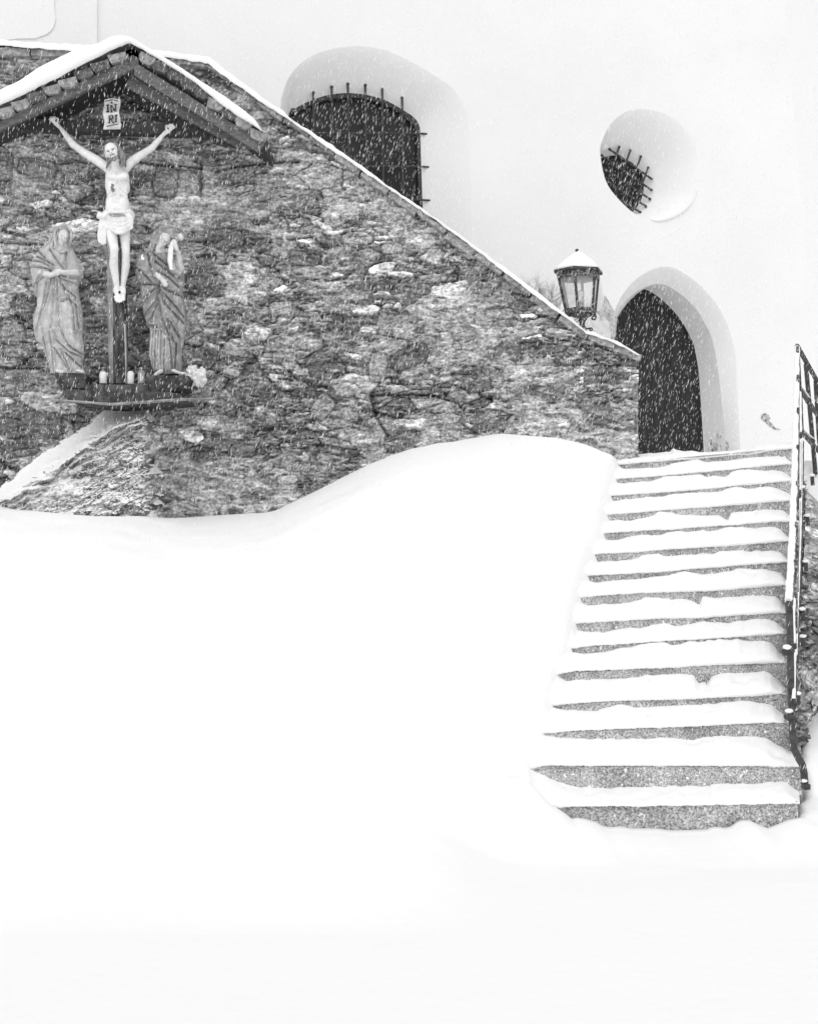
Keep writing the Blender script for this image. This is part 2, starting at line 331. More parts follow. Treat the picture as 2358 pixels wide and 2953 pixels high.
g['label'] = 'deep smooth fresh snow bank filling the slope below the stone wall'

# ------------------------------------------------------------------ staircase
stairs = empty('staircase', (1.6, 7.7, 0), 'long flight of grey granite steps half buried in fresh snow', 'stairs')
RPX = [2300, 2320, 2296]+[2292]*12
for i in range(NS):
    topl, lowl = BANDS[i]; Y = SY[i]
    x0 = topl[0][0]; x1 = topl[-1][0]
    ya = interp(topl, x0+30); yb = topl[-1][1]
    rx = {0: 2300, 1: 2312}.get(i, 2300)
    lx = x0-(260 if i < 11 else 60)
    def ystone(px): return ya+(yb-ya)*(px-(x0+30))/(x1-x0-30)-5
    # the block: rough-hewn riser as a fine grid
    cols = np.linspace(lx, rx, 90); rows = 9; a0 = P(0, 0, Y)
    zt = EYE-(ystone(cols)-HY)*Y/F; xw = (cols-CX)*Y/F
    zb = zt-.55
    mb = MB(); ed = []
    rag = (fbm(xw*9, xw*0+i*3.1, 21, 3)-.5)*.008
    v = []; f = []
    for k, xx in enumerate(xw):
        jg = (fbm(np.array([xx*14.]), np.array([i*7.7]), 22, 3)[0]-.5)*.012
        v += [(xx, Y+jg, zb[k]), (xx, Y+jg*.6, zt[k]-.012), (xx, Y+.010, zt[k]+rag[k]), (xx, Y+.42, zt[k]-.004), (xx, Y+.42, zb[k])]
    n = len(xw)
    for k in range(n-1):
        for j in range(4): f.append((k*5+j, (k+1)*5+j, (k+1)*5+j+1, k*5+j+1))
        f.append((k*5+4, (k+1)*5+4, (k+1)*5, k*5))
    f.append((0, 1, 2, 3, 4)); f.append(tuple((n-1)*5+j for j in (4, 3, 2, 1, 0)))
    st = mesh('step', v, f, M['granite'], stairs)
    # snow lying on the tread up to the next riser
    Y2 = SY[i+1]+.012 if i < NS-1 else 13.6
    cols = np.linspace(x0-(240 if i < 11 else 55), min(rx+2, 2301 if i else 2302), 260)
    nr = 16; VX = np.zeros((nr+2, len(cols))); VY = VX.copy(); VZ = VX.copy()
    zlip = EYE-(interp(topl, np.clip(cols, x0, x1))-HY)*Y/F
    zlip = zlip+.003*(vnoise(cols*.35, cols*0+i, 4)-.5)*2
    if i < NS-1:
        nl = BANDS[i+1][1]; nx0 = nl[0][0]
        sm = smooth_open(nl, 6); zc = EYE-(interp(sm, cols)-HY)*SY[i+1]/F
    else:
        zc = EYE-(interp(TOPSNOW, cols)-HY)*Y2/F
    wob = (fbm(cols*.05, cols*0+i*4.4, 61, 4)-.5)
    zc = zc+wob*.016*np.clip((zc-zlip)/.05, 0, 1); zlip = zlip-np.abs(fbm(cols*.03, cols*0+i*2.2, 66, 4)-.5)*.014
    dents = [(random.uniform(x0+60, x1-60), random.uniform(.35, .85), random.uniform(9, 26), random.uniform(.012, .034)) for _ in range(4)]
    zc = np.maximum(zc, zlip+.006)
    xa = (cols-CX)*Y/F; xb = (cols-CX)*Y2/F
    # rounded off towards the open right end
    for r in range(nr+1):
        s = r/nr
        if i < NS-1:
            gg = s**.42
        else:
            gg = s**.5
        yy = Y-.022+(Y2-Y+.022)*s
        VX[r+1] = xa+(xb-xa)*s; VY[r+1] = yy
        bul = .014*math.sin(math.pi*min(1, s*1.4))*(fbm(cols*.02, cols*0+s*3+i*5, 31, 3)-.5)
        for dpx, ds, dr, dd in dents: bul = bul-dd*np.exp(-((cols-dpx)/dr)**2-((s-ds)/.14)**2)*(0 if s > .97 else 1)
        bul = bul+.012*(fbm(cols*.045, cols*0+s*5+i*9, 33, 3)-.5)*min(1, s*4)*(1 if s < .97 else 0)
        if r == 0:
            VY[r+1] = Y-.02; VZ[r+1] = zlip+.004
        else: VZ[r+1] = zlip+(zc-zlip)*gg+bul
    VX[0] = xa; VY[0] = Y-.002; VZ[0] = zlip
    grid_mesh('snow_layer', VX, VY, VZ, M['snow'], st)
# little pock marks of bare stone where lumps fell (real holes are too small; dents)
# ------------------------------------------------------------------ stone wall
wall = empty('stone_wall', (0, 12.3, 1.6), 'tall rubble stone wall with sloping slab coping dropping to the right', 'wall')
TOPW = [(-300,128),(0,135),(50,132),(220,147),(480,165),(560,176),(600,184),(640,212),(700,256),(770,300),(822,338),(900,392),(1048,492),(1200,595),(1320,680),(1438,770),(1540,848),(1616,904),(1690,958),(1700,965),(1780,994),(1830,1022),(1840,1032)]
dx = .008
x1 = onwall(1838, 1100).x
X1 = np.arange(-4.4, x1, dx); Z1 = np.arange(1.0, 6.35, dx)
WX, WZ = np.meshgrid(X1, Z1)
def stone_field(x, z, seed=0, left=None):
    wx = x+.16*(fbm(x*2.2, z*2.2, 40+seed)-.5)+.05*(fbm(x*9, z*14, 44+seed)-.5)
    wz = z+.10*(fbm(x*1.3+5, z*2.5, 47+seed)-.5)*2+.030*(fbm(x*7, z*13, 51+seed)-.5)+.014*(fbm(x*22, z*30, 53+seed, 3)-.5)
    sA = (wx/.24, wz/.078); sB = (wx/.40, wz/.17); sC = (wx/.14, wz/.034)
    A = vor(*sA, 61+seed); B = vor(*sB, 71+seed); Cc = vor(*sC, 81+seed)
    pb = .22 if left is None else left
    isB = B[2] < pb; isB2 = B[3] < pb
    isC = (A[2] < .38)
    eA = A[1]-A[0]; eB = B[1]-B[0]; eC = Cc[1]-Cc[0]
    e = np.where(isB, eB*1.9, np.where(isC, np.minimum(eA*1.2, eC*.7), eA))
    e = np.where((~isB) & isB2, np.minimum(e, eB*1.9), e)
    idv = np.where(isB, B[2]*7.31, np.where(isC, Cc[2]*5.17, A[2]*3.71)); idv = idv-np.floor(idv)
    id2 = idv*13.7-np.floor(idv*13.7)
    dz = np.where(isB, B[5]*.5, A[5]); dxx = np.where(isB, B[4]*.5, A[4])
    jv = sstep(.36, .60, fbm(x*4.5+3, z*8+1, 93+seed, 4))           # some joints stand open, others are pointed flush
    jw = .05+.15*jv
    crack = np.clip(e/jw, 0, 1)**.7
    strata = fbm(x*4+idv*31, z*62+(idv-.5)*x*70, 90+seed, 4)
    diag = fbm((x+z*.7)*26, (z-x*.5)*60, 92+seed, 4)
    rough = fbm(x*16, z*34, 95+seed, 5)
    pit = sstep(.60, .70, fbm(x*12+7, z*40+3, 97+seed, 4))          # flaked-out ledges
    h = .034*crack*(.4+.6*jv)+.046*(idv-.5)+.022*(id2-.35)*dz*2+.018*(idv-.5)*dxx+.024*(strata-.5)+.026*(rough-.5)+.012*(diag-.5)-.018*pit
    mort = sstep(.47, .62, fbm(x*1.5+9, z*1.9+4, 99+seed, 4))        # patches smeared with lime mortar
    fill = mort*(1-sstep(.10, .40, e)); h = h*(1-.4*fill)+.4*fill*.026
    base = .10+.21*id2**1.5+np.where(idv > .90, .28, 0)
    base = base*(.62+.80*strata)*(.60+.85*rough)*(.62+.8*diag)
    big = fbm(x*1.1+2, z*1.4+1, 120+seed, 4); base = base*(.62+.85*big)
    fleck = sstep(.62, .72, fbm(x*9+1, z*30+2, 101+seed, 4)); base = base+fleck*.20*(.4+rough)
    tone = base*(1-(1-.34)*(1-np.clip(e/(jw*.6), 0, 1))*(.25+.75*jv))*(1-.40*pit)
    tone = tone*(1-fill*.7)+fill*.7*(.36*(.4+1.2*rough))
    tone = tone+mort*.05*rough
    return h, np.clip(.17+(tone-.17)*1.10, .02, 1)*1.22
lf = .30+.38*(1-sstep(-2.6, -.4, WX))-.22*sstep(.4, 1.4, WX)
H, T = stone_field(WX, WZ, 0, lf)
px_of = CX+WX*F/wallY(WX); py_of = HY-(WZ-EYE)*F/wallY(WX)
ztop = EYE-(interp(TOPW, CX+X1*F/wallY(X1))-HY)*wallY(X1)/F
ztop2 = np.tile(ztop, (len(Z1), 1))
keep = (WZ < ztop2)[:-1, :-1]
WZc = np.minimum(WZ, ztop2)
# individually seen stones: pale blocks and the deep crack below the middle
def blob(cx, cy, rx, ry, ang=0, p=4):
    a = math.radians(ang); u = (px_of-cx)*math.cos(a)+(py_of-cy)*math.sin(a); v = -(px_of-cx)*math.sin(a)+(py_of-cy)*math.cos(a)
    return 1-sstep(.8, 1.06, ((np.abs(u)/rx)**p+(np.abs(v)/ry)**p)**(1/p)+.12*(fbm(px_of*.05, py_of*.05, 7)-.5))
for cx, cy, rx, ry, ang, tn in [(510,530,72,42,0,.36),(480,525,38,50,10,.33),(110,485,60,28,12,.27),(15,480,26,44,0,.30),(500,1268,34,20,4,.48),(772,1344,17,14,0,.50),(830,1383,34,14,-4,.46),(668,1073,26,11,12,.5),(868,1073,24,12,5,.5),(40,965,40,34,0,.30),(60,1010,50,24,0,.26),(810,890,36,22,-6,.42),(1245,805,48,13,-4,.42),(1030,688,52,18,0,.42),(1130,718,34,16,0,.42),(1010,630,30,8,0,.42),(1395,920,30,22,0,.4),(1440,905,45,16,0,.42),(1250,1250,22,9,0,.6),(650,690,58,30,0,.17),(590,820,60,36,6,.17),(1180,1030,60,30,-25,.14),(880,745,50,24,0,.18),(1090,1300,30,8,0,.35),(930,1175,30,40,40,.32),(1090,1060,28,46,5,.33),(60,1290,60,30,-8,.14),(30,1235,40,32,10,.17),(120,1225,70,40,5,.15),(700,1300,40,20,0,.15)]:
    bl = blob(cx, cy, rx, ry, ang); rim = bl*(1-bl)*4
    H = H+bl*(.012)-rim*.02; T = T*(1-bl*.8)+bl*.8*tn*(.55+.9*fbm(px_of*.06, py_of*.09, 8)); T = T*(1-rim*.45)
for pts in [[(1068,1140),(1078,1180),(1095,1220),(1120,1260)],[(1072,1142),(1180,1138),(1260,1142),(1320,1165)],[(580,470),(583,520),(582,560)],[(400,468),(480,478),(580,485)],[(660,485),(760,470),(860,465)],[(940,810),(1000,800),(1010,790)],[(830,690),(900,685),(935,712)],[(0,1060),(60,1064),(110,1062)],[(0,700),(60,702),(125,706)]]:
    a = np.array(pts, float); d = np.full(px_of.shape, 1e9)
    for (ax, ay), (bx, by) in zip(a[:-1], a[1:]):
        vx, vy = bx-ax, by-ay; t = np.clip(((px_of-ax)*vx+(py_of-ay)*vy)/(vx*vx+vy*vy), 0, 1)
        d = np.minimum(d, np.hypot(px_of-ax-t*vx, py_of-ay-t*vy+6*(fbm(px_of*.04, py_of*.04, 3)-.5)))
    k = np.exp(-(d/4.5)**2); H = H-.035*k; T = T*(1-.8*k)
grid_mesh('stonework', WX, wallY(WX)-H, WZc, M['wallstone'], wall, keep=keep, tone=T)
mb = MB(); pts = [(X1[0], wallY(X1[0])+.06, 0.5)]+[(x, wallY(x)+.06, z-.02) for x, z in list(zip(X1, ztop))[::12]]+[(x1, wallY(x1)+.06, ztop[-1]-.02), (x1, wallY(x1)+.06, .5)]
mb.prism(pts, (0, .5, 0)); mb.build('wall_core', M['coping'], wall)
# returning end face of the wall at the stairs
ZE = np.arange(1.6, ztop[-1], .012); UE = np.arange(0, .58, .012); EU, EZ = np.meshgrid(UE, ZE)
He, Te = stone_field(EU+7, EZ, 3)
grid_mesh('stonework', x1-.03+He, wallY(x1)-.03+EU, EZ, M['wallstone'], wall, tone=Te)
# coping slabs following the slope, each a rough schist slab
cop = MB(); snowc = MB()
path = [(-300,126),(0,130),(50,128),(220,143),(480,160),(600,178)]
slabs = []
def slabline(p, q, n, jit=.0):
    for k in range(n):
        a = k/n; b = (k+1)/n-.012
        slabs.append(((p[0]+(q[0]-p[0])*a, p[1]+(q[1]-p[1])*a), (p[0]+(q[0]-p[0])*b, p[1]+(q[1]-p[1])*b)))
slabline((-300,128),(220,147),4); slabline((220,147),(600,180),3)
slabline((600,180),(1048,490),6); slabline((1048,490),(1620,905),7); slabline((1620,905),(1700,962),1); slabline((1700,962),(1852,1026),2)
for (a, b) in slabs:
    A = onwall(a[0], a[1], .08+random.random()*.04); B_ = onwall(b[0], b[1], .08+random.random()*.04)
    th = .035+random.random()*.035; d = (B_-A).normalized(); up = Vector((-d.z, 0, d.x))
    if up.z < 0: up = -up
    n = 7; topv = []; 
    for k in range(n):
        t = k/(n-1); topv.append((A.lerp(B_, t)+up*(.012*random.random()), A.lerp(B_, t)-up*(th+.014*(random.random()-.5))))
    out = [q[0] for q in topv]+[q[1] for q in reversed(topv)]
    cop.prism(out, (0, .55, 0))
cop.build('coping', M['coping'], wall)
# snow on the coping: thick at the top of the slope, a thin lip lower down
CS = [(-300,108,128),(0,114,131),(100,120,138),(220,127,147),(330,133,152),(480,146,163),(560,157,176),(600,163,182),(650,198,222),(700,236,256),(765,286,302),(822,322,336),(842,346,350),(880,368,378),(900,380,393),(960,418,434),(1000,447,460),(1048,480,494),(1120,535,543),(1200,588,597),(1280,645,652),(1320,672,680),(1380,716,726),(1438,758,772),(1500,804,818),(1540,834,850),(1575,860,876),(1616,893,905),(1660,928,938),(1690,954,961),(1712,957,968),(1760,975,985),(1775,980,990),(1820,1008,1014),(1850,1024,1028)]
fr = []; bk = []
pp = []
CSd = np.array(CS, float); pxs = np.arange(-300, 1850, 9.)
tt = np.interp(pxs, CSd[:, 0], CSd[:, 1])+1+2.4*(vnoise(pxs*.07, pxs*0, 3)-.5)*2; bb = np.interp(pxs, CSd[:, 0], CSd[:, 2])+2.2*(vnoise(pxs*.09, pxs*0, 5)-.5)*2
bb = np.maximum(bb, tt+3)
R = [[], [], [], [], []]
for p, t, b in zip(pxs, tt, bb):
    q0 = onwall(p, b+1, .135); q1 = onwall(p, b-(b-t)*.5, .15); q2 = onwall(p, t+.5, .11); q3 = Vector((q2.x, q2.y+.35, q2.z-.005)); q4 = Vector((q2.x, q2.y+.36, q0.z-.02))
    for r, q in zip(R, (q0, q1, q2, q3, q4)): r.append(q)
A_ = np.array([[list(q) for q in r] for r in R])
grid_mesh('snow_cap', A_[..., 0], A_[..., 1], A_[..., 2], M['snow'], wall)
# rocky footing under the shrine with snow on its back
pxg = np.arange(-90, 520, 2.2); pyg = np.arange(1150, 1640, 2.2); PX, PY = np.meshgrid(pxg, pyg)
ridge = np.interp(PX, [-200,0,60,150,250,330,420,470], [1530,1448,1425,1362,1290,1235,1205,1240])
upper = np.interp(PX, [-200,0,60,120,200,300,420,470], [1470,1400,1350,1290,1255,1178,1168,1215])
k = (PX-CX)/F; WXr = 12.3*k/(1-.1*k); Yw = 12.3+.1*WXr
t = np.clip((PY-upper)/(ridge-upper), 0, 1.0)
below = np.clip((PY-ridge)/200, 0, 1.5)
wig = fbm(PY*.016, PX*.012, 12, 4)-.5
side = 1-sstep(395, 440+40*sstep(1250, 1450, PY), PX+90*wig)
off = (.50*t**1.9-.02*below)*side
ang_ = .42; u = (PX*math.cos(ang_)-PY*math.sin(ang_))*.003; v_ = (PY*math.cos(ang_)+PX*math.sin(ang_))*.003     # beds dip to the lower left
near = np.exp(-np.clip(below, 0, 2)/.22)*sstep(.45, .95, t)
Hr, Tr = stone_field(u*1.2+3, -v_*1.1, 15)
stp_ = v_*15+2.8*fbm(u*4, v_*3, 37, 4); saw = stp_-np.floor(stp_)
off = off+side*(Hr*.6*sstep(.6, 1, t)+near*(sstep(0, .45, saw)-saw)*.24*sstep(.30, .55, fbm(u*9, v_*9, 38, 3))+(fbm(PX*.016, PY*.022, 34, 5)-.5)*.20*sstep(.8, 1., t)+(fbm(PX*.05, PY*.08, 35, 4)-.5)*(.010+.022*sstep(.7, 1, t)))
off = off-.08*(1-sstep(0, .06, t))-(1-side)*(.02+.14*sstep(.85, 1, 1-side))
Yr = Yw-off
rx_ = (PX-CX)*Yr/F; rz_ = EYE-(PY-HY)*Yr/F
rock = grid_mesh('rock', rx_, Yr, rz_, M['rock'], tone=Tr, smooth=False)
tag(rock, 'rough rock footing bulging from the wall under the shrine with snow streaks', 'rock')

# ------------------------------------------------------------------ church
def fac(px, py, off=0.):                         # photo pixel on the church facade plane (optionally set back)
    k = (px-CX)/F; Y = (14.87+off)/(1-.21*k); return P(px, py, Y)
church = empty('church', (3, 15.5, 2.6), 'white plastered church front behind the wall with deep splayed windows and a pointed doorway', 'church')
z5 = (2.1525, 700, 80); z6 = (2.007, 1500, 250); z9 = (2.432, 1650, 750)
def dens(pts, n=4):
    out = []; m = len(pts)                        # closed Catmull-Rom through the traced points
    for i in range(m):
        p0, p1, p2, p3 = [Vector((*pts[(i+j) % m], 0)) for j in (-1, 0, 1, 2)]
        for kk in range(n):
            t = kk/n; q = .5*((2*p1)+(-p0+p2)*t+(2*p0-5*p1+4*p2-p3)*t*t+(-p0+3*p1-3*p2+p3)*t**3); out.append((q.x, q.y))
    return out
W1o = C([(235,1500),(234,1000),(235,500),(245,420),(280,320),(340,240),(430,175),(540,135),(660,117),(760,117),(870,135),(970,175),(1080,230),(1180,290),(1270,350),(1320,400),(1360,470),(1390,560),(1405,700),(1415,1000),(1420,1500)],*z5)
W1i = C([(262,1500),(268,1000),(285,545),(330,500),(378,472),(430,450),(485,430),(540,415),(640,405),(740,412),(800,424),(860,440),(910,462),(960,490),(1040,540),(1065,560),(1085,585),(1095,615),(1100,650),(1112,1000),(1130,1500)],*z5)
W2o = C([(460,370),(470,320),(500,250),(540,195),(600,150),(650,135),(710,130),(780,140),(850,165),(920,215),(970,270),(1005,340),(1022,420),(1025,500),(1018,600),(990,660),(940,715),(870,755),(800,775),(740,765),(680,745),(640,720),(590,675),(540,620),(500,560),(475,480)],*z6)
W2i = C([(360,470),(385,435),(410,422),(440,416),(470,412),(510,402),(545,398),(580,405),(620,425),(670,460),(700,500),(708,525),(712,550),(712,590),(708,620),(695,660),(680,685),(665,706),(640,726),(600,735),(560,730),(510,715),(450,680),(400,630),(365,570),(352,510)],*z6)
DOo = C([(270,1400),(272,900),(270,600),(280,450),(300,345),(330,280),(380,200),(450,130),(530,80),(600,52),(660,48),(720,60),(800,105),(880,165),(940,225),(1010,310),(1070,420),(1115,540),(1145,680),(1155,900),(1180,1400)],*z9)
DOm = C([(235,1400),(236,900),(238,700),(242,600),(252,530),(290,420),(345,320),(415,245),(490,198),(545,178),(590,168),(650,175),(730,220),(800,275),(870,350),(930,450),(970,530),(1000,650),(1020,780),(1045,1000),(1085,1400)],*z9)
DOi = C([(240,1400),(242,900),(246,700),(255,600),(268,520),(310,410),(370,320),(430,255),(498,203),(502,203),(560,230),(640,290),(710,360),(770,440),(820,530),(850,600),(870,700),(885,800),(895,950),(908,1150),(922,1400)],*z9)
def resample_open(p, n):                         # polyline -> n points, even in arc length
    a = np.array(p); d = np.r_[0, np.cumsum(np.hypot(*np.diff(a, axis=0).T))]; s = np.linspace(0, d[-1], n)
    return list(zip(np.interp(s, d, a[:, 0]), np.interp(s, d, a[:, 1])))
W1o = smooth_open(W1o); W1i = smooth_open(W1i); DOo = smooth_open(DOo); DOm = smooth_open(DOm)
DOi = smooth_open(DOi[:9])+smooth_open(DOi[9:]); W2o = dens(W2o); W2i = dens(W2i)
bm = bmesh.new()
def loop(pts, fn):
    vs = [bm.verts.new(fn(*p)) for p in pts]
    return [bm.edges.new((vs[i], vs[(i+1) % len(vs)])) for i in range(len(vs))]
ed = loop([(-700,1700),(-700,-900),(2262,-900),(2262,0),(2275,200),(2300,480),(2318,650),(2345,1000),(2352,1700)], fac)
for o_ in (W1o, W2o, DOo): ed += loop(o_, fac)
bmesh.ops.triangle_fill(bm, edges=ed, use_beauty=True)
me = bpy.data.meshes.new('facade'); bmesh.ops.recalc_face_normals(bm, faces=bm.faces); bm.to_mesh(me); bm.free(); me.materials.append(M['plaster'])
fo = bpy.data.objects.new('facade', me); col.objects.link(fo); fo.parent = church; fo.matrix_parent_inverse = origin(church).inverted()
# side wall turning the corner, top and mass behind
mb = MB(); corner = [(2262,-900),(2262,0),(2275,200),(2300,480),(2318,650),(2345,1000),(2352,1700)]
for a, b in zip(corner[:-1], corner[1:]):
    A = fac(*a); B_ = fac(*b); d = Vector((5.0, 3.2, 0)); mb.add([A, B_, B_+d, A+d], [(0, 1, 2, 3)])
mb.build('side_wall', M['plaster_bright'], church)
mb = MB(); A = fac(-700, -900, 2.5); B_ = fac(2250, -900, 2.5); A2 = fac(-700, 1700, 2.5); B2 = fac(2250, 1700, 2.5)
mb.prism([A2, B2, B_, A], (0, 5, 0)); mb.build('nave', M['plaster'], church)
def reveal(outer, inner, o0, o1, parent, name='reveal', m='plaster', closed=False, n=120, steps=14, curve=1.0):
    if closed: oo, ii = outer, inner; n = len(oo)
    else: oo = resample_open(outer, n); ii = resample_open(inner, n)
    rows = []
    for s in range(steps+1):
        t = s/steps
        rows.append([list(fac(a[0]+(b[0]-a[0])*t, a[1]+(b[1]-a[1])*t, o0+(o1-o0)*t**curve)) for a, b in zip(oo, ii)])
    Ar = np.array(rows)
    if closed: Ar = np.concatenate([Ar, Ar[:, :1]], 1)
    return grid_mesh(name, Ar[..., 0], Ar[..., 1], Ar[..., 2], M[m], parent)
def pane(inner, off, parent, name, m, depth=.06):
    mb = MB(); mb.prism([fac(*p, off) for p in inner][::-1], (0, depth, 0)); return mb.build(name, M[m], parent)
win1 = mesh('window', *(lambda q: (q.v, q.f))(MB().prism([fac(*p, .34) for p in W1i][::-1], (0, .06, 0))), M['dark_glass'], church)
win1['label'] = 'large dark round-arched window partly hidden by the sloping wall'
reveal(W1o, W1i, 0, .26, win1, curve=1.18)
# arched frame and grille
def offset_in(pts, k, c): return [(c[0]+(x-c[0])*k, c[1]+(y-c[1])*k) for x, y in pts]
inn = [(x+(12 if x < 960 else -12)*0, y+13) for x, y in W1i]; inn = [(min(max(x, 720+12), x-10 if x > 1180 else x), y) for x, y in inn]
mb = MB(); n = len(W1i)
fr1 = [fac(*p, .27) for p in W1i]; fr2 = [fac(*p, .27) for p in inn]
for i in range(n-1):
    a, b, c_, d_ = fr1[i], fr1[i+1], fr2[i+1], fr2[i]; q = Vector((0, .06, 0))
    mb.add([a, b, c_, d_, a+q, b+q, c_+q, d_+q], [(0, 1, 2, 3), (4, 7, 6, 5), (3, 2, 6, 7), (0, 4, 5, 1)])
mb.build('frame', M['dark_wood'], win1)
for (x, ya_, yb_) in [(438,403,1500),(552,368,1500),(652,350,1500),(760,357,1500),(865,382,1500),(988,435,1500)]:
    mb = MB(); p = C([(x, ya_), (x+12, yb_)], *z5); mb.tube([fac(*p[0], .20), fac(*p[1], .20)], .013, 8); mb.ball(fac(*p[0], .20), .019, 8, 6); mb.build('bar', M['iron'], win1)
for y in (658, 863, 1070, 1290):
    mb = MB(); p = C([(290, y-4), (1100, y-2), (1165+(y-658)*.05, y+3)], *z5); mb.tube([fac(*q, .22) for q in p], .011, 8); mb.ball(fac(*p[-1], .22), .016, 8, 6); mb.build('bar', M['iron'], win1)
win2 = mesh('window', *(lambda q: (q.v, q.f))(MB().prism([fac(*p, .44) for p in W2i][::-1], (0, .06, 0))), M['dark_glass'], church)
win2['label'] = 'round barred window set deep in a bowl-shaped recess'
# pair points of the two outlines by angle
def byangle(pts, n=96):
    a = np.array(pts); c = a.mean(0); an = np.unwrap(np.arctan2(a[:, 1]-c[1], a[:, 0]-c[0])); s = 1 if an[-1] > an[0] else -1
    if s < 0: a = a[::-1]; an = an[::-1]
    A3 = np.concatenate([an-2*np.pi, an, an+2*np.pi]); xx = np.tile(a[:, 0], 3); yy = np.tile(a[:, 1], 3); o = np.argsort(A3); th = np.linspace(-np.pi, np.pi, n, endpoint=False)
    return list(zip(np.interp(th, A3[o], xx[o]), np.interp(th, A3[o], yy[o])))
reveal(byangle(W2o), byangle(W2i), 0, .38, win2, closed=True, curve=1.2)
for a, b in [((570,350),(470,640)),((635,368),(520,700)),((695,405),(585,720)),((738,470),(640,735)),((515,362),(757,533)),((470,398),(757,598)),((440,445),(748,650)),((470,530),(725,692)),((500,610),(692,726))]:
    p = C([a, b], *z6); mb = MB(); A = fac(*p[0], .28); B_ = fac(*p[1], .28); mb.tube([A, B_], .012, 8); mb.ball(A, .017, 8, 6); mb.ball(B_, .017, 8, 6); mb.build('bar', M['iron'], win2)
door = mesh('doorway', *(lambda q: (q.v, q.f))(MB().prism([fac(*p, .55) for p in DOi][::-1], (0, .06, 0))), M['door_dark'], church)
door['label'] = 'dark pointed-arch church doorway at the head of the stairs'
reveal(DOo, DOm, 0, .16, door, curve=1.1); reveal(DOm, DOi, .16, .5, door)
# doorway is one flat panel, the darkness inside put into its colour
# pilaster at the upper left and pale niche
mb = MB(); mb.prism([fac(-700, 1600, -.0), fac(285, 1600), fac(281, -900), fac(-700, -900)], (0, -.035, 0)); mb.build('pilaster', M['plaster'], church)
nich = [(-300,-300),(150,-300),(160,20),(165,60),(150,95),(115,112),(60,116),(-300,110)]
mb = MB(); mb.prism([fac(*p)+Vector((0, -.035, 0)) for p in dens(nich, 3)], (0, -.015, 0)); mb.build('raised_panel', M['plaster_bright'], church)
# the raised strip beside the door
# weathered patches of bare plaster, thin flaking layers 4 mm proud
def patch(cx, cy, rx, ry, m, off=-.006, n=40, wob=.35, seed=1, name='bare_patch', ang=0, shape=None):
    pts = []
    for i in range(n):
        a = 2*math.pi*i/n; r = 1+wob*(float(fbm(np.array([math.cos(a)*1.8+seed]), np.array([math.sin(a)*1.8+seed*2.3]), seed, 4)[0])-.5)*2
        x = rx*r*math.cos(a); y = ry*r*math.sin(a); ca, sa = math.cos(ang), math.sin(ang)
        pts.append(fac(cx+x*ca-y*sa, cy+x*sa+y*ca, off))
    mb = MB(); mb.prism(pts, (0, .004, 0)); return mb.build(name, M[m], church)
patch(2206, 1204, 13, 11, 'stain_dark', seed=3); patch(2219, 1224, 20, 5, 'stain_dark', seed=5, ang=.7, wob=.6); patch(2236, 1236, 12, 3, 'stain', seed=6, ang=.25, wob=.7)
stp = [(1742,850),(1760,880),(1774,905),(1778,930),(1770,990),(1762,1010),(1758,940),(1745,918),(1733,925),(1725,905),(1714,893),(1722,880),(1738,878)]
mb = MB(); mb.prism([fac(*p, -.006) for p in dens(stp, 3)], (0, .004, 0)); mb.build('bare_patch', M['stain'], church)
sc_ = [(1690,930),(1712,912),(1725,915),(1735,925),(1748,918),(1758,935),(1760,1010),(1740,1040),(1690,1010)]
mb = MB(); mb.prism([fac(*p, -.004) for p in dens(sc_, 3)], (0, .003, 0)); mb.build('bare_patch', mat('stain_pale', .55, .9, c2=.72, vscale=14), church)
rim_ = [p for p in W2o if p[1] > 545 and p[0] > 1870]
mb = MB(); rr_ = sorted(rim_, key=lambda p: p[0]); n = len(rr_); mb.tube([fac(x, y, -.004) for x, y in rr_], [.004+.022*math.sin(math.pi*(i+.5)/n) for i in range(n)], 8); mb.build('sill_edge', M['plaster'], win2)
for i in range(26):
    u_ = random.random(); yy = 1300-abs(random.gauss(0, 26)) if u_ > .1 else 1240-random.random()*20; px_ = 2034+u_*66
    if i % 3 == 0: yy = 1255+random.random()*40
    of_ = .14+.36*max(0, min(1, (2086-px_)/55))-.012 if px_ < 2086 else -.008
    pts = []; sc2 = random.uniform(2, 6)
    for k in range(14):
        a = 2*math.pi*k/14; r = sc2*random.uniform(.4, 1.3); pts.append(fac(px_+r*math.cos(a), yy+1.3*r*math.sin(a), of_))
    MB().prism(pts, (0, .004, 0)).build('flaked_patch', M['stain_dark'], door)

# ------------------------------------------------------------------ landing post check: small shrub seen behind the coping
tree = empty('bare_tree', fac(1560, 1100, -1.0), 'hazy bare twiggy shrub just showing between sloping wall and lantern', 'tree')
bt = mat('twig', .16, .9, c2=.34, vscale=20)
tw = MB(); base = fac(1585, 985, -.9)
def grow(p, d, L, r, lev):
    q = p+d*L; tw.tube([p, (p+q)/2+Vector((random.uniform(-.02, .02), random.uniform(-.02, .02), 0)), q], [r, r*.85, r*.6], 4)
    if lev > 0:
        for _ in range(4 if lev > 1 else 5):
            nd = (d+Vector((random.uniform(-.8, .8), random.uniform(-.6, .6), random.uniform(-.35, .5)))).normalized(); grow(p.lerp(q, random.uniform(.4, 1)), nd, L*random.uniform(.5, .75), r*.5, lev-1)
mbt = MB(); mbt.tube([base+Vector((0, 0, -1.6)), base+Vector((0, 0, -.2))], [.05, .03], 8); mbt.build('trunk', bt, tree)
for _ in range(16): grow(base+Vector((random.uniform(-.35, .12), random.uniform(-.2, .2), random.uniform(-.3, .05))), Vector((random.uniform(-.6, .4), 0, .8)).normalized(), .34, .006, 4)
tw.build('crown', bt, tree)

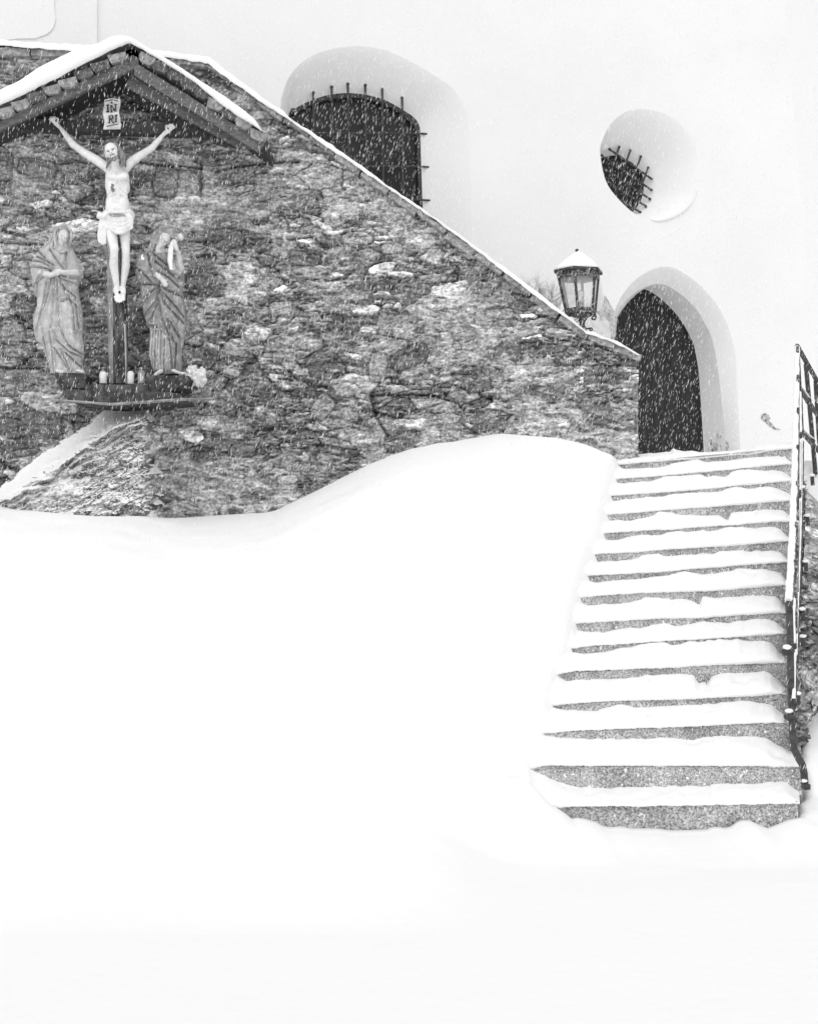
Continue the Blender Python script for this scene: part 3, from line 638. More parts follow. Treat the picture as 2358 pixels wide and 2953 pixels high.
# ------------------------------------------------------------------ lantern
z7 = (4.305, 1500, 680); YL = 13.1
def L7(x, y, Y=YL): return P(1500+x/4.305, 680+y/4.305, Y)
lc = L7(755, 930); ln = empty('street_lantern', Vector((lc.x, YL, 2.2)), 'black iron six-sided lantern with snow-covered cone roof rising behind the sloping wall', 'lantern')
def r7(d): return d/4.305*YL/F
def hexring(z, r, cx, rot=.22): return [Vector((cx+r*math.cos(rot+k*math.pi/3), YL+r*math.sin(rot+k*math.pi/3), z)) for k in range(6)]
zt, zb = L7(0, 505).z, L7(0, 945).z; ct = L7(718, 0).x; cb = L7(745, 0).x; rt = r7(262); rb = r7(190)
for k in range(6):
    A = hexring(zt, rt, ct)[k]; B_ = hexring(zb, rb, cb)[k]; mb = MB(); mb.bar(A, B_, .024, .02); mb.build('glazing_bar', M['iron_bar'] if k % 2 else M['iron'], ln)
H1 = hexring(zt-.01, rt*.97, ct); H2 = hexring(zb+.01, rb*.97, cb)
mb = MB()
for k in range(6): mb.add([H1[k], H1[(k+1) % 6], H2[(k+1) % 6], H2[k]], [(0, 1, 2, 3)])
mb.build('glass', M['glass'], ln)
for z_, r_, c_, h_ in ((zt, rt*1.03, ct, .055), (zb, rb*1.04, cb, .05)):   # top and bottom hex bands
    mb = MB(); h = hexring(z_, r_, c_)
    for k in range(6): mb.bar(h[k], h[(k+1) % 6], .012, h_, up=(0, 0, 1))
    mb.build('frame_band', M['iron_frost'], ln)
mb = MB(); e1 = hexring(L7(0, 445).z, r7(318), ct); ap = Vector((ct-.01, YL, L7(0, 215).z)); e2 = hexring(L7(0, 470).z, r7(318), ct)
mb.add(e1+[ap]+e2, [(k, (k+1) % 6, 6) for k in range(6)]+[(k, k+7, (k+1) % 6+7, (k+1) % 6) for k in range(6)]+[tuple(range(12, 6, -1))]); mb.build('roof', M['iron'], ln)
mb = MB(); n = 36; rings = []
for j in range(8):
    t = j/7; zz = L7(0, 448).z*(1-t)+L7(0, 196).z*t; rr = []
    for k in range(n):
        a = .22+2*math.pi*k/n
        hx = math.cos(math.pi/6)/math.cos(((a-.22) % (math.pi/3))-math.pi/6)
        rr.append(Vector((ct+(r7(322)*(1-t)*(hx*(1-t)+t))*math.cos(a), YL+(r7(322)*(1-t)*(hx*(1-t)+t))*math.sin(a), zz+.012*math.sin(math.pi*min(1, t*1.05))+(.010 if j == 0 else .012))))
    rings += rr
mb.add(rings, [(j*n+k, j*n+(k+1) % n, (j+1)*n+(k+1) % n, (j+1)*n+k) for j in range(7) for k in range(n)]+[tuple(range(n-1, -1, -1))])
mb.build('snow_cap', M['snow'], ln, True)
mb = MB(); mb.ball(L7(700, 182), .018, 8, 6); mb.tube([L7(700, 185), L7(702, 230)], .006, 6); mb.build('finial', M['iron'], ln)
mb = MB(); q = L7(755, 345); q.y = YL-r7(180); q = P(1500+755/4.305, 680+348/4.305, YL-r7(190)); mb.prism([q+Vector((dx_, -.0, dz_)) for dx_, dz_ in ((-.021, -.006), (-.012, .004), (-.006, .008), (0, .018), (.006, .008), (.012, .004), (.021, -.006), (.004, -.010), (-.004, -.010))], (0, .06, 0)); mb.build('vent', M['iron'], ln)
mb = MB(); b0 = L7(737, 800); mb.ball(b0+Vector((0, 0, .06)), (.034, .034, .04), 12, 10); mb.tube([b0+Vector((0, 0, -.03)), b0+Vector((0, 0, .045))], [.016, .026], 10); mb.build('bulb', M['bulb'], ln, True)
mb = MB(); mb.tube([L7(737, 815), L7(737, 850)], .022, 10); mb.tube([L7(737, 850), L7(742, 950)], .008, 8); mb.build('socket', M['iron'], ln)
mb = MB(); mb.tube([L7(750, 950), L7(752, 1010), L7(755, 1100), L7(760, 2400)], [.085, .03, .026, .030], 12); mb.ball(L7(752, 985), (.10, .10, .03), 12, 6); mb.build('pole', M['iron_frost'], ln)
def spiral(c, r0, turns, start, n=22): return [Vector((c.x+r0*(1-.75*i/n)*math.cos(start+turns*2*math.pi*i/n), c.y, c.z+r0*(1-.75*i/n)*math.sin(start+turns*2*math.pi*i/n))) for i in range(n+1)]
c_ = L7(905, 1015); sp = spiral(c_, .030, -1.15, math.pi*.55)
mb = MB(); mb.tube([L7(785, 1130), L7(795, 1060), L7(830, 1010), L7(870, 988)]+sp, .009, 8)
c_ = L7(872, 1165); mb.tube([L7(785, 1080), L7(790, 1120), L7(815, 1155), L7(850, 1150)]+spiral(c_, .016, -1.1, math.pi*.6), .008, 8); mb.build('scroll_bracket', M['iron'], ln)
plq = C([(968,480),(985,480),(1000,560),(1018,700),(1020,860),(1010,905),(980,928),(948,925),(945,800),(955,600)],*z7)
mb = MB(); mb.prism([P(*p, YL+.35) for p in dens(plq, 3)], (0, .03, 0)); o_ = mb.build('reflector', M['bulb'], ln)

# ------------------------------------------------------------------ shrine roof
z1 = (2.1525, 0, 80); YR = 11.38
def R1(x, y, Y=YR): return P(x/2.1525, 80+y/2.1525, Y)
roof = empty('shrine_roof', R1(820, 600), 'small snow-laden gable roof of stone shingles sheltering the crucifix', 'roof')
mb = MB()
mb.prism([R1(-300,655), R1(830,120), R1(835,165), R1(-300,700)], (0, .68, 0)); mb.prism([R1(825,120), R1(1660,690), R1(1640,722), R1(822,165)], (0, .68, 0)); mb.build('deck', M['dark_wood'], roof)
def board(a, b, c_, d_, Y, th, m='wood'):
    mb = MB(); mb.prism([R1(*a, Y), R1(*b, Y), R1(*c_, Y), R1(*d_, Y)], (0, th, 0)); return mb.build('bargeboard', M[m], roof)
board((-150,655),(790,200),(805,262),(-150,705), YR-.02, .05)
board((835,212),(1640,715),(1600,768),(835,292), YR-.02, .05)
board((812,296),(1560,745),(1490,745),(775,358), YR+.10, .06)
board((770,355),(1490,748),(1210,665),(760,395), YR+.30, .06, 'dark_wood')
mb = MB(); mb.prism([R1(782,135), R1(858,135), R1(862,225), R1(822,268), R1(785,245)], (0, .60, 0)); mb.build('ridge_beam', M['wood'], roof)
def shingle(cx, cy, wd, ht, ang, m, k):
    a = math.radians(ang); pts = [(-.50, -.5), (.50, -.5), (.49, .22), (.26, .55), (-.34, .50), (-.49, .10)]
    q = []
    for u_, v__ in pts:
        u_ = u_*wd*(1+.1*random.uniform(-1, 1)); v__ = v__*ht*(1+.15*random.uniform(-1, 1)); q.append(R1(cx+u_*math.cos(a)-v__*math.sin(a), cy+u_*math.sin(a)+v__*math.cos(a), YR-.06-.012*(k % 2)))
    mb = MB(); mb.prism(q, (0, .10, 0)); mb.build('shingle', M[m], roof)
for k, (cx, cy, m) in enumerate([(726,186,'shingle'),(622,236,'shingle_dark'),(520,288,'shingle_dark'),(424,338,'shingle'),(326,382,'shingle'),(226,424,'shingle_dark'),(130,474,'shingle'),(32,522,'shingle'),(-66,572,'shingle')]): shingle(cx, cy, 112, 54, -15, m, k)
for k, (cx, cy, m) in enumerate([(912,190,'shingle'),(1000,240,'shingle_dark'),(1085,290,'shingle_dark'),(1168,345,'shingle_dark'),(1252,405,'shingle_dark'),(1336,475,'shingle'),(1422,535,'shingle_dark'),(1510,590,'shingle'),(1600,668,'shingle')]): shingle(cx, cy, 108, 56, 23, m, k)
# snow on the roof: closed outline at the verge, pushed back to the wall, rounded front
top = [(-200,480),(0,395),(140,330),(250,250),(370,190),(500,130),(620,100),(700,62),(760,55),(820,68),(900,120),(1000,180),(1100,240),(1250,340),(1400,430),(1520,520),(1590,580),(1640,662)]
bot = [(-200,606),(0,508),(150,440),(280,378),(380,330),(470,278),(570,230),(680,175),(755,138),(820,118),(880,148),(960,195),(1050,250),(1140,305),(1225,365),(1305,432),(1390,500),(1480,565),(1560,612),(1640,664)]
sx_ = np.linspace(-200, 1640, 200); st_ = interp(top, sx_)+3*(vnoise(sx_*.02, sx_*0, 2)-.5); sb_ = interp(bot, sx_)+5*(vnoise(sx_*.03, sx_*0, 9)-.5)
rows = []
for fr_, dy in ((0, -.075), (.0, -.10), (.35, -.125), (.75, -.10), (.93, -.05), (1.0, .05), (1.0, .70), (0, .70)):
    rows.append([list(R1(x_, b_+(t_-b_)*fr_, YR)+Vector((0, dy, 0))) for x_, t_, b_ in zip(sx_, st_, sb_)])
Ar = np.array(rows); Ar[3:6, :, 2] *= 1
sf = lambda q: q
grid_mesh('snow_cap', Ar[..., 0], Ar[..., 1], Ar[..., 2], M['snow'], roof)

# ------------------------------------------------------------------ crucifix
z2 = (3.17, 60, 240)
def Z2(x, y, Y): return P(60+x/3.17, 240+y/3.17, Y)
YC = 11.5; u2 = YC/F/3.17
def cp(mb, a, b, ra, rb, n=14): mb.capsule(Z2(*a), Z2(*b), ra*u2, rb*u2, n)
cru = empty('crucifix', P(330, 1105, 11.6), 'tall wooden cross with pale life-like figure, arms raised, under the small roof', 'crucifix')
mb = MB(); z3 = (2.69, 0, 600)
def Z3(x, y, Y): return P(x/2.69, 600+y/2.69, Y)
# cross post: front face with a paler chamfered left face
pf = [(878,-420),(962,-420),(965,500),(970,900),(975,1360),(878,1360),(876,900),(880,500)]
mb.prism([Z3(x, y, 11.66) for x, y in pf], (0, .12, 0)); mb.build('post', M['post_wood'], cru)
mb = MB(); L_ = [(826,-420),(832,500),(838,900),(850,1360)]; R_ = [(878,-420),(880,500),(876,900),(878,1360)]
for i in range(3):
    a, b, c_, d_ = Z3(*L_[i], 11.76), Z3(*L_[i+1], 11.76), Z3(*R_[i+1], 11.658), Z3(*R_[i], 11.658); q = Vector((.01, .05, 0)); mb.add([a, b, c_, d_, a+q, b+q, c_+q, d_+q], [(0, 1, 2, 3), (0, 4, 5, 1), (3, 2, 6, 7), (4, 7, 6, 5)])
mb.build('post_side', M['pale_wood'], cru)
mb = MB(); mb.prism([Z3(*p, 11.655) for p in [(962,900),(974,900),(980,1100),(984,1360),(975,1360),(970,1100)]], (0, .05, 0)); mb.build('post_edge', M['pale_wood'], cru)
mb = MB(); mb.prism([R1(130,560,11.7), R1(1180,600,11.7), R1(1180,668,11.7), R1(130,630,11.7)], (0, .1, 0)); mb.build('crossbeam', M['dark_wood'], cru)
# figure
mb = MB()
cp(mb, (885,830,11.53), (885,960,11.52), 92, 96, 18); cp(mb, (845,850,11.50), (848,960,11.495), 70, 72, 14); cp(mb, (930,850,11.50), (930,960,11.495), 62, 70, 14)
cp(mb, (885,960,11.53), (885,1090,11.54), 96, 92, 18); cp(mb, (838,1080,11.51), (835,1190,11.52), 58, 62, 14); cp(mb, (934,1080,11.51), (938,1190,11.52), 58, 60, 14); cp(mb, (885,1180,11.54), (885,1240,11.55), 100, 92, 18)
cp(mb, (800,780,11.52), (960,780,11.52), 46, 42); cp(mb, (868,790,11.50), (858,690,11.44), 40, 44)
for a, b, ra, rb in [((790,770,11.53),(690,700,11.58),44,42),((690,700,11.58),(590,640,11.60),42,38),((590,640,11.60),(480,560,11.62),36,32),((480,560,11.62),(420,480,11.63),33,27),((420,480,11.63),(362,405,11.64),27,17),((362,405,11.64),(340,385,11.64),17,20),
                     ((960,775,11.53),(1010,720,11.56),44,42),((1010,720,11.56),(1110,650,11.60),41,36),((1110,650,11.60),(1200,592,11.62),34,30),((1200,592,11.62),(1262,520,11.63),32,24),((1262,520,11.63),(1305,468,11.64),24,17),((1305,468,11.64),(1325,450,11.64),17,20)]: cp(mb, a, b, ra, rb)
# palms with curled fingers and thumbs
def hand(px_, py_, dirx, diry, flip):
    d = Vector((dirx, diry)).normalized(); s = Vector((-d.y, d.x))*flip
    c = Vector((px_, py_))
    cp(mb, (*(c-d*18), 11.63), (*(c+d*12), 11.62), 24, 27)
    for k, (o_, ln_) in enumerate([(-22, 34), (-8, 42), (7, 40), (21, 30)]):
        b0_ = c+d*24+s*o_; b1_ = b0_+d*ln_*.55+s*o_*.15; b2_ = b1_+d*ln_*.30-s*6
        cp(mb, (*b0_, 11.615), (*b1_, 11.595), 9.5, 8.5, 8); cp(mb, (*b1_, 11.595), (*b2_, 11.555), 8.5, 7, 8)
        b3_ = b2_-d*14; cp(mb, (*b2_, 11.555), (*b3_, 11.545), 7, 6, 8)
    t0 = c-d*6+s*24; cp(mb, (*t0, 11.61), (*(t0+d*16+s*16), 11.58), 10, 8, 8); cp(mb, (*(t0+d*16+s*16), 11.58), (*(t0+d*32+s*10), 11.56), 8, 6.5, 8)
hand(318, 355, -.55, -.83, 1); hand(1352, 425, .62, -.78, -1)
# legs and feet
for a, b, ra, rb in [((826,1260,11.53),(836,1400,11.48),56,48),((836,1400,11.48),(856,1515,11.44),47,40),((856,1515,11.44),(854,1580,11.45),40,36),((854,1580,11.45),(850,1660,11.50),38,41),((850,1660,11.50),(880,1860,11.56),41,25),
                     ((952,1260,11.55),(952,1400,11.51),54,47),((952,1400,11.51),(962,1520,11.49),46,38),((962,1520,11.49),(962,1590,11.50),38,35),((962,1590,11.50),(962,1670,11.54),36,38),((962,1670,11.54),(934,1865,11.59),38,23),
                     ((880,1865,11.55),(876,1900,11.52),30,32),((876,1900,11.52),(905,1960,11.47),30,26),((936,1870,11.57),(938,1910,11.53),26,27),((938,1910,11.53),(935,1960,11.48),25,22)]: cp(mb, a, b, ra, rb)
for a, b, ra, rb in [((820,850,11.43),(868,862,11.425),36,34),((950,850,11.43),(905,862,11.425),36,34),((800,960,11.46),(870,905,11.428),16,12),((965,960,11.46),(905,905,11.428),16,12),((800,1000,11.46),(862,950,11.43),15,11),((968,1000,11.46),(910,950,11.43),15,11),((803,1040,11.47),(858,1000,11.437),15,11),((966,1040,11.47),(916,1000,11.437),15,11),((790,1195,11.48),(840,1180,11.45),24,20),((985,1195,11.48),(930,1180,11.45),24,20)]: cp(mb, a, b, ra, rb, 10)
for (x, y, l_) in [(866,1975,26),(884,1988,24),(903,1990,26),(922,1986,24),(944,1972,30)]: cp(mb, (x, y-22, 11.475), (x+2, y+l_*.4, 11.445), 11, 8.5, 8)
# head: tilted, chin down to the right
hc = Z2(838, 634, 11.42); tilt = Matrix.Rotation(math.radians(-22), 3, 'Y') @ Matrix.Rotation(math.radians(-12), 3, 'X')
def hl(x, y, z): return hc+tilt @ Vector((x, y, z))*u2*1.0
mb.ball(hl(0, 8, 20), (62*u2, 74*u2, 78*u2), 18, 14, tilt); mb.ball(hl(2, -14, -50), (42*u2, 48*u2, 62*u2), 16, 12, tilt)
mb.capsule(hl(0, -66, -2), hl(0, -84, -42), 9*u2, 14*u2, 10)                                            # nose
mb.capsule(hl(-34, -58, 12), hl(34, -58, 12), 10*u2, 10*u2, 10)                                         # brow
mb.ball(hl(30, -46, -28), 20*u2, 10, 8); mb.ball(hl(-30, -46, -28), 20*u2, 10, 8)                       # cheekbones
mb.ball(hl(60, 5, -5), (10*u2, 16*u2, 24*u2), 8, 8, tilt); mb.ball(hl(-60, 5, -5), (10*u2, 16*u2, 24*u2), 8, 8, tilt)
mb.capsule(hl(-16, -56, -72), hl(16, -56, -72), 8*u2, 8*u2, 10)
fig = mb.build('figure', M['flesh'], cru); fuse(fig, .0046, 4)
mb = MB()                                           # hair and beard
for k in range(12):
    a = math.radians(-30+k*14.5); x_ = 62*math.cos(a); z_ = 30+56*abs(math.sin(a)) if math.sin(a) > 0 else 30+40*math.sin(a)
    mb.ball(hl(x_*1.05, 22, z_), (26*u2, 40*u2, 26*u2), 10, 8, tilt, .12)
mb.ball(hl(0, 36, 30), (66*u2, 62*u2, 80*u2), 16, 12, tilt, .06)
for x0_, dx_ in ((66, 26), (74, 10), (58, 4)):
    p = [hl(x0_, 6, 20), hl(x0_+dx_*.6, -4, -40), hl(x0_+dx_, -2, -90)]; q = Vector((0, .01, -.03)); p.append(p[-1]+q); p.append(p[-1]+Vector((.004*dx_/10, .005, -.035)))
    mb.tube(p, [18*u2, 20*u2, 17*u2, 12*u2, 5*u2], 10)
mb.tube([hl(-56, 14, -20), hl(-52, 4, -66), Z2(800, 740, 11.45), Z2(782, 785, 11.45)], [14*u2, 17*u2, 14*u2, 6*u2], 10)
mb.tube([hl(72, 4, 10), Z2(930, 660, 11.45), Z2(938, 715, 11.46), Z2(965, 770, 11.47)], [18*u2, 20*u2, 16*u2, 6*u2], 10)
for x_ in (-24, -12, 0, 12, 24): mb.tube([hl(x_*1.5, -38, -76), hl(x_*1.3, -56, -98), hl(x_*.6, -58, -128+abs(x_)*.7)], [14*u2, 15*u2, 7*u2], 8)
mb.capsule(hl(-24, -60, -62), hl(0, -68, -56), 5*u2, 6*u2, 8); mb.capsule(hl(24, -60, -62), hl(0, -68, -56), 5*u2, 6*u2, 8)
fuse(mb.build('hair', M['hair'], cru), .0058, 1)
mb = MB()
for s_ in (-1, 1): mb.ball(hl(24*s_, -62, -10), (13*u2, 6*u2, 5*u2), 10, 6, tilt)
mb.build('eyelid', M['wound'], cru)
mb = MB(); wv = []
for i in range(14):
    a = 2*math.pi*i/14; wv.append(Z2(840+19*math.cos(a)*(1 if i % 2 else .7), 955+46*math.sin(a)*(1-.12*(i % 3)), 11.5-.075-.0))
mb.prism(wv, (0, .03, 0)); mb.build('wound', M['wound'], cru)
for q_, r_ in ((Z2(905, 1910, 11.46), .012), (Z2(325, 345, 11.60), .008), (Z2(1350, 415, 11.60), .008)): MB().ball(q_, r_, 8, 6).build('nail', M['ink'], cru)
# loincloth: draped band, V-shaped front and hanging end
mb = MB()
for k, (a, m_, b) in enumerate([((775,1180),(890,1172),(1000,1180)),((775,1215),(890,1262),(1005,1215)),((780,1240),(892,1300),(1008,1245)),((785,1262),(895,1338),(1008,1280)),((790,1290),(900,1368),(1000,1310)),((780,1200),(888,1228),(1004,1198))]):
    pts = []
    for i in range(9):
        t = i/8; x_ = (1-t)**2*a[0]+2*t*(1-t)*m_[0]+t*t*b[0]; y_ = (1-t)**2*a[1]+2*t*(1-t)*(m_[1]*2-(a[1]+b[1])/2)+t*t*b[1] if k else (1-t)*a[1]+t*b[1]
        pts.append(Z2(x_, y_, 11.52-.105*math.sin(math.pi*(.12+.76*t))+.0))
    mb.tube(pts, [17*u2]*9, 8)
mb.capsule(Z2(800,1260,11.52), Z2(890,1335,11.46), 50*u2, 36*u2); mb.capsule(Z2(985,1260,11.52), Z2(900,1335,11.46), 50*u2, 36*u2); mb.capsule(Z2(800,1210,11.52), Z2(985,1210,11.52), 60*u2, 60*u2)
mb.tube([Z2(730,1180,11.46), Z2(715,1215,11.46), Z2(765,1215,11.44), Z2(800,1180,11.44)], [24*u2, 30*u2, 30*u2, 18*u2], 10)
for dx_ in (0, 18, 36, 54): mb.tube([Z2(745+dx_*.6,1215,11.47), Z2(726+dx_,1300,11.46), Z2(716+dx_,1400,11.47), Z2(722+dx_,1480-abs(dx_-36)*.6,11.47)], [15*u2, 16*u2, 18*u2, 12*u2], 8)
for dx_ in (0, 14, 26): mb.tube([Z2(985-dx_,1185,11.46), Z2(1018-dx_*.6,1230,11.45), Z2(1020-dx_,1330+dx_*.6,11.47)], [14*u2, 16*u2, 10*u2], 8)
fuse(mb.build('loincloth', M['loin'], cru), .0055, 2)
mb = MB(); mb.tube([Z2(808,1198,11.43), Z2(830,1208,11.405), Z2(880,1214,11.395), Z2(930,1208,11.41), Z2(955,1215,11.43)], 9*u2, 8); mb.build('gilt_hem', M['gold'], cru)
# INRI scroll board
sg = MB(); n = 24; Ls = []; Rs = []
for i in range(n+1):
    t = i/n; y_ = 148+(420-148)*t; wv_ = 7*math.sin(t*9.5+.6); dp = 11.55+.018*math.sin(t*9)
    Ls.append(Z2(760+wv_+(6 if t < .04 else 0), y_, dp)); Rs.append(Z2(905+wv_+(10 if t > .8 else 0), y_-4, dp))
for i in range(n):
    a, b, c_, d_ = Ls[i], Ls[i+1], Rs[i+1], Rs[i]; q = Vector((0, .018, 0)); sg.add([a, b, c_, d_, a+q, b+q, c_+q, d_+q], [(0, 1, 2, 3), (4, 7, 6, 5), (0, 4, 5, 1), (3, 2, 6, 7)]+([(0, 3, 7, 4)] if i == 0 else [])+([(1, 5, 6, 2)] if i == n-1 else []))
sg.add([Z2(762,150,11.545), Z2(832,136,11.545), Z2(905,146,11.545), Z2(832,156,11.56)], [(0, 1, 2, 3)])
sign = sg.build('title_board', M['sign_white'], cru)
lt = MB()
def stroke(a, b, wd, Y=11.535): 
    A = Z2(*a, Y-.006); B_ = Z2(*b, Y-.006); lt.bar(A, B_, wd*u2, .012, up=(0, 1, 0))
def serif_I(x, y0, y1):
    stroke((x, y0), (x+2, y1), 13); stroke((x-13, y0+2), (x+14, y0-3), 7); stroke((x-12, y1), (x+15, y1-4), 7)
serif_I(796, 200, 262)
stroke((828,204), (830,262), 11); stroke((866,196), (868,256), 11); stroke((828,204), (868,256), 12); stroke((818,206), (838,202), 6); stroke((857,198), (880,194), 6); stroke((820,263), (840,260), 6)
lt.prism([Z2(x, y, 11.527) for x, y in ((832,166),(842,178),(832,190),(822,178))], (0, .01, 0))
stroke((812,298), (814,362), 12); stroke((802,300), (836,292), 7); stroke((836,292), (846,308), 10); stroke((846,308), (838,326), 9); stroke((838,326), (816,332), 7); stroke((826,330), (848,364), 11); stroke((802,364), (824,361), 6); stroke((842,366), (858,358), 6)
serif_I(872, 292, 354)
stroke((786,395), (890,372), 4); stroke((774,166), (832,152), 4); stroke((832,152), (896,164), 4)
lt.build('lettering', M['ink'], sign)

# ------------------------------------------------------------------ robed statues (lofted, with traced drapery folds)
def robe(rows, folds, Yc, m, parent, name='robe', depth=.42, amp=.020, sig=7.0, split=None, seed=1, generic=.006):
    rows = np.array(rows, float); ys_ = np.arange(rows[0, 0], rows[-1, 0]+.1, 3.5)
    xl = np.interp(ys_, rows[:, 0], rows[:, 1]); xr = np.interp(ys_, rows[:, 0], rows[:, 2])
    ker = np.array([1, 2, 3, 2, 1])/9.; pad = lambda q: np.convolve(np.pad(q, 2, 'edge'), ker, 'valid'); xl = pad(xl); xr = pad(xr)
    na = 150; th = np.linspace(0, 2*np.pi, na+1)
    TH, YS = np.meshgrid(th, ys_); XL = np.tile(xl[:, None], (1, na+1)); XR = np.tile(xr[:, None], (1, na+1))
    cx_ = (XL+XR)/2; hw = (XR-XL)/2
    c_, s_ = np.cos(TH), np.sin(TH)
    sx = np.sign(c_)*np.abs(c_)**.85; X2 = cx_+hw*sx
    k = Yc/F/2.69
    ramp = np.minimum(1, ((YS-ys_[0])/26.)**.5)
    D = -hw*k*depth*2*s_*.8*ramp                       # towards camera when sin>0
    d = np.zeros_like(X2)
    for fl in folds:
        pts = fl; best = np.full(X2.shape, 1e9); sgn = np.ones_like(X2)
        for (ax, ay), (bx, by) in zip(pts[:-1], pts[1:]):
            vx, vy = bx-ax, by-ay; t = np.clip(((X2-ax)*vx+(YS-ay)*vy)/(vx*vx+vy*vy), 0, 1)
            ex = X2-ax-t*vx; ey = YS-ay-t*vy; dd = np.hypot(ex, ey); cr = np.sign(ex*vy-ey*vx)
            sgn = np.where(dd < best, cr, sgn); best = np.minimum(best, dd)
        d += -1.0*np.exp(-(best/sig)**2)+.75*np.exp(-((best*sgn-2.0*sig)/(sig*1.2))**2)
    d = np.clip(d, -1.6, 1.3)
    g_ = fbm(X2*.05+seed, YS*.008, 50+seed, 3)-.5
    front = np.clip(s_*3, 0, 1)
    D = D-(d*amp+g_*generic*4)*front
    jx = (fbm(YS*.05, TH*0+seed, 60+seed, 3)-.5)*5*(np.abs(c_) > .7)
    Yy = Yc+D; Xw = ((X2+jx)/2.69-CX)*Yc/F; Zw = EYE-(600+YS/2.69-HY)*Yc/F
    return grid_mesh(name, Xw, Yy, Zw, M[m], parent, flip=True)
MR = [(128,478,508),(135,462,524),(160,428,546),(200,406,556),(250,386,552),(300,350,556),(350,300,584),(400,262,606),(450,240,628),(500,244,650),(530,252,648),(560,256,620),(600,256,606),(650,270,612),(700,298,618),(760,300,634),(850,266,643),(900,262,645),(1000,275,640),(1035,292,648),(1060,330,650),(1100,345,655),(1150,360,658),(1200,380,642),(1250,388,655),(1292,394,664)]
MF = [[(440,540),(400,700),(350,860),(280,1010)],[(455,540),(440,800),(430,960)],[(470,540),(480,760),(500,960),(560,1080),(655,1150)],[(480,545),(530,640),(600,700),(620,900),(640,1010)],[(360,960),(375,1120),(400,1290)],[(455,970),(470,1040),(560,1130),(640,1160)],[(450,1100),(500,1180),(540,1250)],[(500,1110),(560,1260)],[(540,1140),(650,1250)],[(260,640),(360,560),(440,500)],[(250,420),(350,440),(440,490)],[(245,470),(330,480),(430,505)],[(540,360),(535,470)],[(430,160),(400,260),(300,350)],[(410,340),(480,440),(530,500)],[(300,330),(420,450)],[(330,560),(300,700),(270,850)],[(560,250),(600,360),(640,450)],[(600,600),(520,580),(480,545)],[(395,600),(360,760),(330,900)],[(420,980),(430,1140),(440,1280)],[(560,700),(590,800),(600,960)],[(510,740),(560,720),(610,770)],[(455,190),(440,260),(440,320)],[(320,400),(450,470)],[(360,500),(300,600)],[(500,545),(600,560),(640,540)],[(520,620),(545,720)]]
mary = empty('statue', P(205, 1081, 11.65), 'pale statue of a veiled woman in flowing robe with hands crossed, left of cross', 'statue')
YS1 = 11.68
robe(MR, MF, YS1, 'statue_pale', mary, amp=.034, sig=6.5)
u3 = YS1/F/2.69
def figure_head(c, tiltm, s, mb):
    g_ = lambda x, y, z: c+tiltm @ Vector((x, y, z))*s
    mb.ball(g_(0, 6, 12), (40*s, 44*s, 48*s), 16, 12, tiltm); mb.ball(g_(0, -8, -28), (29*s, 32*s, 36*s), 14, 10, tiltm)
    mb.capsule(g_(0, -42, 2), g_(0, -56, -20), 5*s, 8*s, 8); mb.capsule(g_(-22, -36, 10), g_(22, -36, 10), 6*s, 6*s, 8)
    mb.capsule(g_(-9, -38, -36), g_(9, -38, -36), 4.5*s, 4.5*s, 8); mb.ball(g_(0, -34, -54), 11*s, 8, 6)
    mb.ball(g_(18, -30, -16), 12*s, 8, 6); mb.ball(g_(-18, -30, -16), 12*s, 8, 6)
def small_hand(mb, wx, wy, dx_, dy_, Y, s, n=1, curl=.01):
    d = Vector((dx_, dy_)).normalized(); pn = Vector((-d.y, d.x)); c = Vector((wx, wy))
    Z = lambda q, yy: Z3(q.x, q.y, yy)
    mb.capsule(Z(c-d*26, Y), Z(c, Y), 15*s, 15*s, 10); mb.capsule(Z(c, Y), Z(c+d*18, Y), 16*s, 18*s, 10)
    for k, (o_, l_) in enumerate(((-14, 24), (-5, 30), (5, 28), (14, 21))):
        a = c+d*26+pn*o_; b = a+d*l_*.6; e = b+d*l_*.4
        mb.capsule(Z(a, Y-.004), Z(b, Y-curl), 5.6*s, 5*s, 8); mb.capsule(Z(b, Y-curl), Z(e, Y-curl*.2), 5*s, 4*s, 8)
    t0 = c+d*4-pn*n*15; mb.capsule(Z(t0, Y-.008), Z(t0+d*16-pn*n*10, Y-.016), 5.8*s, 4.5*s, 8)
mb = MB(); tm = Matrix.Rotation(math.radians(12), 3, 'Y') @ Matrix.Rotation(math.radians(24), 3, 'Z') @ Matrix.Rotation(math.radians(10), 3, 'X')
fc = Z3(492, 226, YS1-.085); figure_head(fc, tm, u3*1.02, mb); mb.capsule(fc+Vector((-.006, .03, -.03)), Z3(470, 420, YS1-.03), 30*u3, 42*u3)
mb.capsule(Z3(330,500,YS1-.12), Z3(400,520,YS1-.17), 30*u3, 20*u3); small_hand(mb, 418, 512, 1, -.28, YS1-.185, u3*1.1)
mb.capsule(Z3(590,500,YS1-.12), Z3(500,500,YS1-.16), 28*u3, 20*u3); small_hand(mb, 478, 494, -1, -.12, YS1-.17, u3*1.1)
fuse(mb.build('figure', M['statue_face'], mary), .0042, 2)
mb = MB()                                             # veil framing the face
vp = [(452,330),(430,270),(428,205),(446,158),(486,132),(530,148),(556,190),(556,238),(545,275)]
mb.tube([Z3(x, y, YS1-.075-.02*math.sin(i*.7)) for i, (x, y) in enumerate(smooth_open(vp, 3))], [11*u3]*(3*(len(vp)-1)+1), 10)
mb.tube([Z3(448,320,YS1-.10), Z3(470,340,YS1-.12), Z3(500,342,YS1-.12), Z3(520,322,YS1-.10)], 9*u3, 8)
fuse(mb.build('veil', M['statue_pale'], mary), .006, 2)
